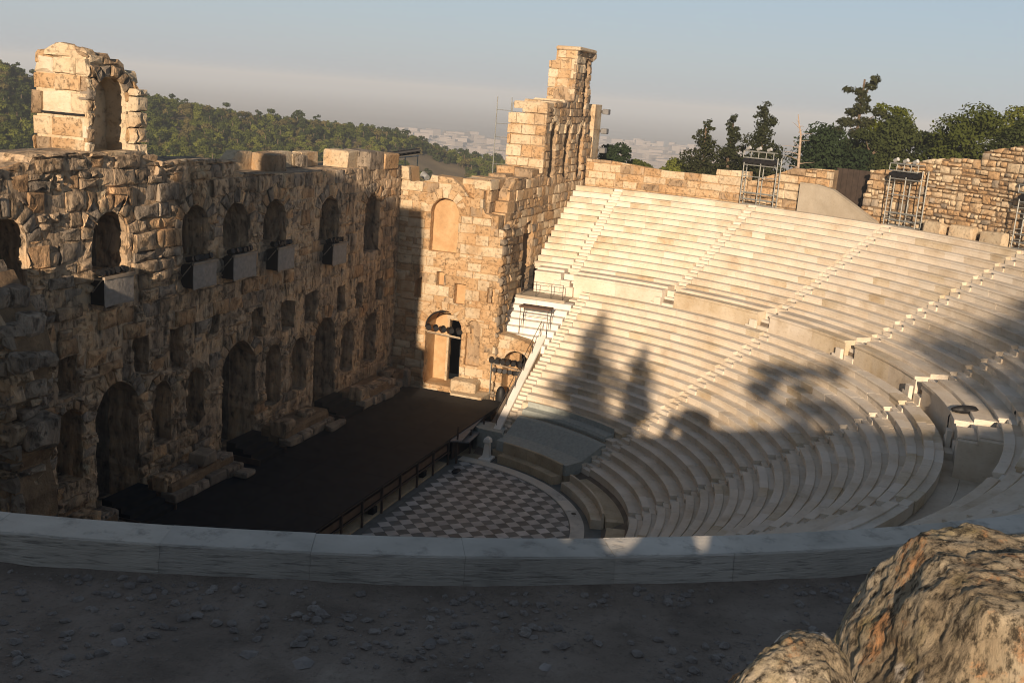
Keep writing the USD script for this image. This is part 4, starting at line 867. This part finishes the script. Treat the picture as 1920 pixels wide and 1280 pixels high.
# light scaffolds -------------------------------------------------------------------
def light_scaffold(label, az0, az1, zt, R=35.75, heads=6):
    t = thing('light_scaffold', label, 'scaffold', polar(R, (az0 + az1) / 2, 13.3), 'pipe scaffolds with stage lights on the rim')
    P = lambda az, z_, dr=0: polar(R + dr, az, z_)
    zb = 13.3; am = (az0 + az1) / 2
    for az in (az0, am, az1):
        for dr in (0, .55): obj('upright', tube(P(az, zb, dr), P(az, zt - 1.1 + (.5 if az == az1 else 0), dr), .04), steel_m, t)
    for z_ in (13.75, 14.1, 14.55, 15.7, zt - 1.25):
        obj('ledger', tube(P(az0, z_), P(az1, z_), .035), steel_m, t)
        if z_ < 15: obj('ledger', tube(P(az0, z_, .55), P(az1, z_, .55), .03), steel_m, t)
    for az in (az0, az1):
        for k_ in range(5): obj('ladder_rung', tube(P(az, 13.6 + k_ * .6), P(az, 13.6 + k_ * .6, .55), .025), steel_m, t)
    # truss on top
    for dz in (0, .45):
        obj('truss_chord', tube(P(az0 - .1, zt - .75 + dz, -.1), P(az1 - .5, zt - .75 + dz, -.1), .04), steel_m, t)
        obj('truss_chord', tube(P(az0 - .1, zt - .75 + dz, .5), P(az1 - .5, zt - .75 + dz, .5), .035), steel_m, t)
    for k_ in range(5):
        az = az0 - .1 + (az1 - .4 - az0) * k_ / 4; obj('truss_post', tube(P(az, zt - .75, -.1), P(az, zt - .3, -.1), .03), steel_m, t)
    for k_ in range(heads):
        az = az0 + .2 + (az1 - az0 - .9) * k_ / (heads - 1)
        lamp_head(t, P(az, zt - .98, .15), 90 - az + 90, 25, .4); 
        if k_ % 2 == 0: lamp_head(t, P(az, zt - .1, .2), 90 - az + 90, 25, .24, lamp_hs)
light_scaffold('pale pipe light scaffold in front of the low ashlar wall', 17.0, 21.1, 17.75)
light_scaffold('pale pipe light scaffold against the tall rubble wall', 34.8, 38.6, 17.95)
light_scaffold('pale pipe light scaffold cut off at the right edge', 50.3, 54.0, 17.6)

# covered lamp beside the shaded stair
c_ = polar(25.2, 83.5, 8.6)
t = thing('covered_lamp', 'black covered lamp lying on the end of the shaded podium', 'lamp', tuple(c_))
q = trimesh.creation.icosphere(3); q.vertices *= (.22, .62, .17); q.vertices += (gnoise(q.vertices, 4, 3) * .18)[:, None]; q = rotz(q, 25); q.apply_translation(c_ + A([0, 0, .16])); obj('cover', q, black_m, t, True)
obj('cable', path_tube([c_ + A([.1, -.45, .1]), c_ + A([.15, -.62, -.2]), c_ + A([.2, -.6, -1.0]), c_ + A([.35, -.5, -1.45])], .03), black_m, t)
c_ = polar(27.0, 85.5, 9.0)
t = thing('covered_lamp', 'tiny black lamp on a shaded row at the right edge', 'lamp', tuple(c_))
q = trimesh.creation.icosphere(2); q.vertices *= (.14, .16, .14); q.apply_translation(c_ + A([0, 0, .12])); obj('cover', q, black_m, t, True); obj('foot', bx(c_[0] - .1, c_[0] + .1, c_[1] - .1, c_[1] + .1, c_[2] - .03, c_[2] + .02), black_m, t)

# ================================================================ FOREGROUND: loose stones and boulders
rf = np.random.default_rng(77)
def pebble(x, y, s, fl, rr):
    m = trimesh.creation.icosphere(1); m.vertices *= (1, rr.uniform(.55, .9), fl)
    m.vertices += rr.uniform(-.16, .16, m.vertices.shape); m = rotz(m, rr.uniform(0, 360)); m.vertices *= s
    z = float(hill_z(A([x]), A([y]))[0]); m.apply_translation((x, y, z + s * fl * .25)); return m
gr = []
for k_ in range(9000):
    az = rf.uniform(133, 171); r = 35.6 + 3.8 * rf.random() ** 1.25
    p = polar(r, az)
    if meshkit.noise(A([[p[0] * .9, p[1] * .9, 0]]), 4)[0] < rf.uniform(.1, .75): continue
    s = .012 + .08 * rf.random() ** 5
    gr.append(pebble(p[0], p[1], s, rf.uniform(.3, .7), rf))
obj('gravel', cat(gr), slate_m, label='scattered small grey stones on the dirt path', cat='gravel', kind='stuff')
big = [(34.3, 15.4, .17, 'flat slate lying beside the middle of the ledge'), (33.9, 15.1, .13, 'grey angular stone left of the flat slate'), (34.4, 14.7, .12, 'dull stone third from the ledge middle'), (33.05, 18.0, .10, 'bright small cut stone alone right of the middle'),
       (35.5, 15.0, .13, 'low stone in the bare dirt near the lower middle'), (34.9, 13.2, .17, 'brown stone half sunk in the dirt at the left'), (37.0, 12.9, .28, 'broad flat rock at the lower left corner'), (36.6, 15.9, .24, 'broad flat slab at the bottom edge, left of two'), (36.3, 16.9, .24, 'broad flat slab at the bottom edge, right of two'), (36.15, 17.6, .15, 'pale lumpy stone at the bottom edge'), (35.9, 18.3, .17, 'grey stone at the bottom edge right of the pale stone'), (33.1, 16.5, .09, 'small pale stone close under the ledge')]
for x, y, s, lb in big:
    m = trimesh.convex.convex_hull(rf.normal(size=(22, 3)) * A([1, .75, .2])); m.vertices *= s / 1.6; m = rotz(m, rf.uniform(0, 360)); z = float(hill_z(A([x]), A([y]))[0]); m.apply_translation((x, y, z - .005))
    obj('loose_stone', m, slate_m, label=lb, cat='stone')
def boulder(center, radii, seed, sub=6, amp=.2, planes=()):
    m = trimesh.creation.icosphere(sub); v = m.vertices.copy(); n = v.copy()
    d = 1 + gnoise(v, 1.3, seed, 3) * amp * 2
    v = v * d[:, None]
    for nx, off in planes:
        nx = A(nx, float); nx /= np.linalg.norm(nx); s = v @ nx; v = v - np.where(s > off, (s - off) * .85, 0)[:, None] * nx
    v = v * A(radii)
    P = v + A(center)
    e = gnoise(P * A([1, 1, .7]), 3.2, seed + 1, 3) * .14 - np.clip(.05 - np.abs(gnoise(P * A([1.2, 1.2, .6]), 3.6, seed + 2, 3)), 0, .05) * .18 + gnoise(P * A([1, 1, .55]), 13, seed + 3, 4) * .034 + gnoise(P * A([1, 1, .7]), 48, seed + 4, 3) * .022
    P = P + n * e[:, None]
    return trimesh.Trimesh(P, m.faces, process=False)
rock_m = usdkit.material(stage, LK + 'boulder_stone', {
    'g': ('geometry', {}), 'mp': ('mapping', {'scale': (1, 1, .5)}),
    'n1': ('noise_texture', {'scale': 2.6, 'detail': 7.0, 'roughness': .62}), 'r1': ('rgb_ramp', {'ramp': [(.28, (.13, .105, .075)), (.42, (.28, .225, .15)), (.53, (.38, .32, .225)), (.68, (.50, .43, .33))]}),
    'n2': ('noise_texture', {'scale': 3.4, 'detail': 8.0, 'roughness': .72}), 'r2': ('rgb_ramp', {'ramp': [(.555, (0, 0, 0)), (.63, (.85, .85, .85))]}), 'm1': ('mix_color', {'b': (.47, .235, .10)}),
    'n3': ('noise_texture', {'scale': 24.0, 'detail': 8.0, 'roughness': .75}), 'r3': ('rgb_ramp', {'ramp': [(.40, (1, 1, 1)), (.53, (0, 0, 0))]}), 'm2': ('mix_color', {'b': (.055, .045, .032)}),
    'n4': ('noise_texture', {'scale': 2.1, 'detail': 3.0}), 'mp4': ('mapping', {'location': (3.3, 1.2, .4)}), 'r4': ('rgb_ramp', {'ramp': [(.62, (0, 0, 0)), (.65, (1, 1, 1))]}), 'm3': ('mix_color', {'b': (.62, .56, .48)}),
    'n5': ('noise_texture', {'scale': 5.0, 'detail': 6.0}), 'r5': ('rgb_ramp', {'ramp': [(.55, (0, 0, 0)), (.7, (.6, .6, .6))]}), 'm4': ('mix_color', {'b': (.24, .19, .07)}),
    'nb': ('noise_texture', {'scale': 30.0, 'detail': 9.0, 'roughness': .7}), 'b': ('bump', {'strength': 1.0, 'distance': .02}), 'p': ('principled_bsdf', {'roughness': .92, 'specular_ior_level': .15})},
    [('g.position', 'mp.vector'), ('mp.vector', 'n1.vector'), ('n1.fac', 'r1.fac'), ('g.position', 'n2.vector'), ('n2.fac', 'r2.fac'), ('r1.color', 'm4.a'), ('g.position', 'n5.vector'), ('n5.fac', 'r5.fac'), ('r5.color', 'm4.fac'), ('m4.result', 'm1.a'), ('r2.color', 'm1.fac'),
     ('g.position', 'mp4.vector'), ('mp4.vector', 'n4.vector'), ('n4.fac', 'r4.fac'), ('m1.result', 'm3.a'), ('r4.color', 'm3.fac'),
     ('mp.vector', 'n3.vector'), ('n3.fac', 'r3.fac'), ('m3.result', 'm2.a'), ('r3.color', 'm2.fac'), ('m2.result', 'p.base_color'), ('mp.vector', 'nb.vector'), ('nb.fac', 'b.height'), ('b.normal', 'p.normal')], surface='p.BSDF')
obj('boulder', boulder((40.2, 22.12, 17.74), (.74, .98, .90), 3, planes=[((0, 0, 1), .80), ((.25, -1, .30), .76), ((1, .2, .2), .84)]), rock_m, smooth=True, label='big sunlit boulder with orange lichen at the lower right corner', cat='boulder')
obj('boulder', boulder((41.0, 21.12, 17.78), (.42, .36, .55), 11), rock_m, smooth=True, label='smaller smooth sunlit boulder left of the big lichen boulder', cat='boulder')
obj('boulder', boulder((41.3, 22.3, 17.55), (.5, .5, .6), 17), rock_m, smooth=True, label='boulder piece at the bottom right corner below the dark cleft', cat='boulder')

# ================================================================ TREES
def crown(rng, blobs, n, size, shell=.35, up_bias=.3):
    """leaf clumps spread through ellipsoid blobs [(x,y,z,rx,ry,rz)]"""
    B = A(blobs, float); w_ = (B[:, 3] * B[:, 4] + B[:, 5] * B[:, 3]); k = rng.choice(len(B), n, p=w_ / w_.sum())
    d = rng.normal(size=(n, 3)); d /= np.linalg.norm(d, axis=1, keepdims=True)
    rad_ = (1 - shell * rng.random(n) ** 1.2)
    C = B[k, :3] + d * B[k, 3:] * rad_[:, None]
    a = rng.normal(size=(n, 3)); a /= np.linalg.norm(a, axis=1, keepdims=True)
    nrm = d + A([0, 0, up_bias]); b = np.cross(nrm, a); b /= np.linalg.norm(b, axis=1, keepdims=True) + 1e-9
    a = np.cross(b, nrm + rng.normal(size=(n, 3)) * .7); a /= np.linalg.norm(a, axis=1, keepdims=True) + 1e-9
    s = size * rng.uniform(.6, 1.4, (n, 1)); t = size * rng.uniform(.35, .8, (n, 1))
    V = np.stack([C - a * s, C - b * t + nrm * t * .25, C + a * s, C + b * t + nrm * t * .25], 1).reshape(-1, 3)
    i_ = np.arange(n) * 4
    Fq = np.vstack([np.stack([i_, i_ + 1, i_ + 2], 1), np.stack([i_, i_ + 2, i_ + 3], 1)])
    return trimesh.Trimesh(V, Fq, process=False)
def round_blobs(rng, h0, h1, R, n):
    out = []
    for k in range(n):
        z = rng.uniform(0, 1); rmax = R * math.sqrt(max(.05, 1 - (2 * z - 1) ** 2)) * .75
        a = rng.uniform(0, 2 * math.pi); q = rmax * math.sqrt(rng.random()); s = R * rng.uniform(.28, .5)
        out.append((q * math.cos(a), q * math.sin(a), h0 + (h1 - h0) * z, s, s, s * rng.uniform(.55, .8)))
    return out
def spire_blobs(rng, h0, h1, R, n, ragged_=.5):
    out = []
    for k in range(n):
        z = (k + rng.uniform(-.3, .3)) / n; z = min(max(z, 0), 1); rz = R * (1 - z) ** .75 + R * .12
        a = rng.uniform(0, 2 * math.pi); q = rz * rng.uniform(.0, .75); s = max(.3, rz * rng.uniform(.35, .6))
        out.append((q * math.cos(a), q * math.sin(a), h0 + (h1 - h0) * z, s, s, s * rng.uniform(.4, .7)))
    return out
def tree(name, label, cat_, base, blobs, n, size, mat, trunk_h, tr=.18, lean=(0, 0), group=None, seed=0, shell=.5):
    r_ = np.random.default_rng(seed); t = thing(name, label, cat_, base, group); o = A(base, float)
    top = o + A([lean[0], lean[1], trunk_h]); mid = (o + top) / 2 + A([r_.uniform(-.15, .15), r_.uniform(-.15, .15), 0])
    limbs = [path_tube([o - A([0, 0, .3]), mid, top], tr, 7, tr * .45)]
    for b in sorted(blobs, key=lambda b: -b[3])[:14]:
        e = o + A(b[:3]); zs = min(max(.3, (b[2] - 1.0) / max(trunk_h, .1)), .95); s_ = o + (top - o) * zs
        limbs.append(path_tube([s_, (s_ + e) / 2 + A([0, 0, -.1]), e], tr * .35, 5, tr * .1))
    obj('trunk', cat(limbs), bark_m, t)
    m = crown(r_, blobs, n, size, shell); m.apply_translation(o); obj('crown', m, mat, t)
    return t
rt2 = np.random.default_rng(91)
def gz(x, y): return float(hill_z(A([x]), A([y]))[0])
def place(name, label, cat_, x, y, ztop, kind, R, n, size, mat, seed, **kw):
    r_ = np.random.default_rng(seed); zb = gz(x, y); H = ztop - zb; upf = kw.pop('up', .93)
    if kind == 'round': bl = round_blobs(r_, H * kw.pop('lo', .3), H - R * .28, R, kw.pop('nb', 26))
    else: bl = spire_blobs(r_, H * kw.pop('lo', .12), H - .15, R, kw.pop('nb', 34))
    return tree(name, label, cat_, (x, y, zb), bl, n, size, mat, H * (.62 if kind == 'round' else upf), seed=seed, **kw)
place('cypress_tree', 'ragged cypress, leftmost of three above the low rim wall', 'tree', -46.1, 5.4, 19.5, 'spire', 2.3, 5200, .13, cyp_m, 1, nb=34, up=.86)
place('cypress_tree', 'thin ragged cypress, middle one of three', 'tree', -48.4, 7.2, 20.1, 'spire', 1.8, 4200, .13, cyp_m, 2, nb=30, up=.86)
place('cypress_tree', 'full pointed cypress behind the left light scaffold', 'tree', -47.7, 9.9, 21.3, 'spire', 2.7, 7600, .13, cyp_m, 3, nb=46, up=.86)
place('oak_tree', 'broad dark leafy tree behind the bare dead tree', 'tree', -50.2, 14.7, 19.9, 'round', 3.5, 9000, .16, oak_m, 4, nb=34, lo=.15)
place('oak_tree', 'low dark leafy tree filling the gap under the tall conifer', 'tree', -49.5, 16.8, 18.4, 'round', 2.3, 4200, .16, oak_m, 14, nb=20, lo=.1)
# tall irregular conifer with stepped branches
x, y = -57.3, 16.8; zb = gz(x, y); r_ = np.random.default_rng(6); H = 24.2 - zb
bl = [(.3, .9, H - .5, .45, .45, .4), (-.2, .55, H - 1.1, .6, .6, .4), (0, -.3, H - 1.6, .5, .7, .35), (0, -1.3, H - 1.5, .45, .5, .3), (0, .1, H - 2.2, .7, .7, .45), (0, .1, H - 3.0, .9, .8, .5), (.2, 1.6, H - 3.3, .6, .75, .35), (0, 2.2, H - 3.6, .4, .45, .3), (0, -.6, H - 3.4, .7, .7, .4), (0, -1.0, H - 4.3, .8, .9, .45), (0, .5, H - 4.2, .9, .9, .5), (0, -1.7, H - 5.1, .9, .8, .4), (0, .2, H - 5.2, 1.1, 1.1, .5), (0, 1.3, H - 5.3, .8, .8, .4), (0, -.4, H - 6.2, 1.3, 1.3, .6), (0, 1.2, H - 6.6, 1.1, 1.1, .5), (0, -1.5, H - 6.8, 1.1, 1.1, .5)]
tree('conifer_tree', 'tall irregular conifer rising above all other trees on the right', 'tree', (x, y, zb), bl, 5200, .15, cyp_m, H * .95, .2, seed=6)
place('pine_tree', 'round pine with a bright yellow green top right of the tall conifer', 'tree', -55.4, 20.3, 21.2, 'round', 3.1, 7000, .15, pine_dk, 7, nb=26, lo=.3)
t_ = place('pine_tree', 'yellow green pine crown peeking over the round dark pine', 'tree', -57.6, 19.4, 22.2, 'round', 2.7, 4600, .15, yell_m, 8, nb=18, lo=.5)
place('pine_tree', 'small dim pine in front below the yellow green top', 'tree', -53.4, 18.3, 20.0, 'round', 2.2, 4600, .14, pine_dk, 9, nb=18, lo=.2)
place('pine_tree', 'wide olive pine above the rubble wall on the right', 'tree', -53.0, 25.9, 22.3, 'round', 3.7, 9500, .16, pine_m, 10, nb=30, lo=.25)
place('pine_tree', 'olive pine at the right edge behind the wide pine', 'tree', -57.8, 29.3, 22.6, 'round', 3.3, 7000, .16, pine_m, 11, nb=24, lo=.25)
place('pine_tree', 'dark low pine filling the space left of the wide olive pine', 'tree', -56.4, 23.4, 20.2, 'round', 2.6, 5200, .16, pine_dk, 12, nb=20, lo=.15)
place('pine_tree', 'dark pine at the far right above the highest stones', 'tree', -49.0, 29.8, 21.4, 'round', 2.8, 6000, .15, pine_dk, 13, nb=22, lo=.2)
place('bush', 'dark round bush tree just right of the smooth pillar', 'tree', -60.5, -5.6, 16.5, 'round', 1.9, 3000, .16, oak_m, 15, nb=14, lo=.3)
for k_, (x, y, zt, R, lb) in enumerate(((-66, -4.6, 15.0, 1.7, 'small green tree, first right of the dark bush tree'), (-69, -1.5, 14.9, 1.7, 'small green tree, second right of the dark bush tree'), (-62, .6, 14.7, 1.6, 'small green tree behind the low ashlar wall left of the cypresses'), (-58, 2.6, 15.0, 1.6, 'low green tree at the foot of the leftmost cypress'), (-52, 8.4, 16.6, 1.6, 'low green tree behind the left light scaffold'))):
    place('bush', lb, 'tree', x, y, zt, 'round', R, 2600, .15, pine_m, 20 + k_, nb=12, lo=.25)
# bare dead tree
x, y = -45.1, 13.2; zb = gz(x, y); t = thing('dead_tree', 'bare dead tree trunk with thin twigs before the dark leafy tree', 'tree', (x, y, zb))
o = A([x, y, zb]); pts = [o, o + A([0, .05, 2.5]), o + A([0, -.05, 4.6]), o + A([0, -.1, 5.5]), o + A([0, -.35, 6.3]), o + A([0, -.5, 7.0])]
obj('trunk', path_tube(pts, .14, 7, .03), bark_pale, t); rd = np.random.default_rng(3); tw = []
for k_ in range(16):
    z_ = rd.uniform(2.8, 6.6); s_ = o + A([0, -.05 if z_ < 5.5 else -.3, z_]); a = rd.uniform(0, 6.28); L_ = rd.uniform(.5, 1.5) * (1 if z_ < 5 else .6)
    e = s_ + A([math.cos(a) * L_ * .4, math.sin(a) * L_, rd.uniform(0, .5)]); tw.append(path_tube([s_, (s_ + e) / 2 + A([0, 0, .05]), e], .03, 4, .008))
obj('branches', cat(tw), bark_pale, t)
# trees standing east of the viewpoint (their shadows lie on the seats)
place('cypress_tree', 'tall slim cypress east of the viewpoint, outside the picture', 'tree', 62.0, 19.8, 29.9, 'spire', 3.0, 3600, .17, cyp_m, 31, nb=40, lo=.42)
place('cypress_tree', 'shorter slim cypress beside the tall one east of the viewpoint', 'tree', 60.0, 22.6, 27.5, 'spire', 2.0, 1800, .17, cyp_m, 32, nb=26, lo=.5)
rb_ = np.random.default_rng(340)
tree('pine_tree', 'flat topped pine east of the viewpoint, left of the broad pines', 'tree', (64.0, 31.2, gz(64, 31.2)), [(rb_.uniform(-1, 1), -1.4 + 2.9 * q_ / 15, rb_.uniform(24.7, 28.5) - gz(64, 31.2), rb_.uniform(.4, .75), rb_.uniform(.35, .7), rb_.uniform(.3, .6)) for q_ in range(22)], 2600, .17, pine_dk, 8.0, .07, seed=34)
place('pine_tree', 'broad pine close behind the viewpoint', 'tree', 53.0, 38.8, 30.2, 'round', 3.9, 3600, .22, pine_dk, 35, nb=26, lo=.45)
place('pine_tree', 'broad high pine north east of the viewpoint', 'tree', 56.0, 43.1, 33.2, 'round', 3.9, 3600, .22, pine_dk, 36, nb=24, lo=.45)

# far hill wood: prototypes, single trees nearest the ruin, one wood behind -------------
rh = np.random.default_rng(123)
def proto(path, H, R, n, size, mat, seed, nb):
    r_ = np.random.default_rng(seed); cls = stage.CreateClassPrim(path); _origin[path] = np.zeros(3)
    bl = round_blobs(r_, H * .16, H - R * .3, R, nb)
    obj('trunk', tube((0, 0, -1), (0, 0, H * .7), .22, 5, .1), bark_m, path)
    obj('crown', crown(r_, bl, n, size, .5), mat, path)
PR = []
for k_, (H, R, n, s, mt, nb) in enumerate(((6.0, 2.5, 700, .32, pine_m, 13), (5.0, 2.1, 600, .30, pine_m, 11), (6.6, 2.5, 700, .32, pine_dk, 13), (4.2, 2.2, 520, .30, pine_dry, 10), (6.2, 1.9, 520, .30, pine_dk, 10))):
    pth = f'/World/hill_tree_kind_{k_}'; proto(pth, H, R, n, s, mt, 200 + k_, nb); PR.append(pth)
cand = []
for k_ in range(52000):
    hd = rad(rh.uniform(-163.5, -131)); d = rh.uniform(92, 372 + 14 * min(max(-150 - math.degrees(hd), 0), 10))
    x, y = CAM[0] + d * math.cos(hd), CAM[1] + d * math.sin(hd); cand.append((x, y, d, math.degrees(hd)))
C = A(cand); C = C[np.argsort(rh.random(len(C)))]
keep = []; grid = {}
for x, y, d, hd in C:
    spc = 2.75
    dens = meshkit.noise(A([[x * .02, y * .02, 0]]), 8)[0]
    if d > 285 and -158 < hd < -146 and dens > .42: continue      # bare dry patches
    if rh.random() < .06: continue
    gx, gy = int(x // 6), int(y // 6); ok = True
    for a in (-1, 0, 1):
        for b in (-1, 0, 1):
            for q in grid.get((gx + a, gy + b), ()):
                if (q[0] - x) ** 2 + (q[1] - y) ** 2 < spc ** 2: ok = False
    if ok: grid.setdefault((gx, gy), []).append((x, y)); keep.append((x, y, d, hd))
keep.sort(key=lambda q: q[2]); keep = A(keep); zk = land(keep[:, 0], keep[:, 1])
NS = 160
kinds = []
for k_, (x, y, d, hd) in enumerate(keep):
    dry = np.clip((d - 230) / 130, 0, 1)
    kinds.append(rh.choice(5, p=A([.40, .26, .12, .08, .14]) * (1 - dry) + A([.20, .22, .08, .40, .10]) * dry))
for k_ in range(min(NS, len(keep))):
    x, y, d, hd = keep[k_]; s = rh.uniform(.72, 1.08)
    path = newpath('/World', 'hill_pine'); xf = UsdGeom.Xform.Define(stage, path)
    xf.AddTranslateOp().Set(Gf.Vec3d(x, y, zk[k_] - .3)); xf.AddRotateZOp().Set(float(rh.uniform(0, 360))); xf.AddScaleOp().Set(Gf.Vec3f(s, s, s * rh.uniform(.85, 1.15)))
    xf.GetPrim().GetReferences().AddInternalReference(PR[kinds[k_]]); xf.GetPrim().SetInstanceable(True)
    tag(xf, 'green pine crown low on the wooded hill beyond the stage wall', 'tree', 'pines at the foot of the hill')
pi = UsdGeom.PointInstancer.Define(stage, '/World/hill_wood'); tag(pi, 'dense pine wood covering the hill slope up to its crest', 'wood', kind='stuff')
for p in PR:
    q = UsdGeom.Xform.Define(stage, newpath('/World/hill_wood', 'wood_tree')); q.GetPrim().GetReferences().AddInternalReference(p); pi.CreatePrototypesRel().AddTarget(q.GetPath())
rest = np.arange(NS, len(keep)); ns = len(rest)
pi.CreatePositionsAttr(Vt.Vec3fArray.FromNumpy(np.stack([keep[rest, 0], keep[rest, 1], zk[rest] - .8], -1).astype(np.float32)))
pi.CreateProtoIndicesAttr(Vt.IntArray.FromNumpy(A(kinds)[rest].astype(np.int32)))
ang = rh.uniform(0, math.pi, ns); qh = np.zeros((ns, 4), np.float16); qh[:, 3] = np.cos(ang); qh[:, 2] = np.sin(ang)
pi.CreateOrientationsAttr(Vt.QuathArray([Gf.Quath(float(q[3]), 0, 0, float(q[2])) for q in qh]))
sc = rh.uniform(.6, 1.05, ns); pi.CreateScalesAttr(Vt.Vec3fArray.FromNumpy(np.stack([sc, sc, sc * .95], -1).astype(np.float32)))
# pale rock outcrops and dry earth on the slope
# far city
rc = np.random.default_rng(9); bl = []
for k_ in range(6500):
    hd = rad(rc.uniform(-172, -154)); d = rc.uniform(1250, 2150 if hd > rad(-162) else 2450) ; x, y = CAM[0] + d * math.cos(hd), CAM[1] + d * math.sin(hd)
    big_ = rc.random() < .08; w_, l_, h = (rc.uniform(14, 30), rc.uniform(12, 26), rc.uniform(10, 24)) if big_ else (rc.uniform(5, 11), rc.uniform(5, 11), rc.uniform(3, 10)); z = -79
    m = trimesh.creation.box((w_, l_, h + 4)); m = rotz(m, rc.uniform(0, 90)); m.apply_translation((x, y, z + h / 2)); bl.append(m)
obj('far_city', cat(bl), city_m, label='distant pale city blocks in the haze', cat='city', kind='stuff')

# ================================================================ HAZE
hz = trimesh.creation.box((27000, 27000, 130)); hz.apply_translation((0, 0, -82 - 6 + 65))
haze_m = usdkit.material(stage, LK + 'haze_air', {'v': ('principled_volume', {'color': (.83, .91, .99), 'density': .00034, 'anisotropy': 0.0})}, [], volume='v.volume')
obj('haze', hz, haze_m, kind='stuff')
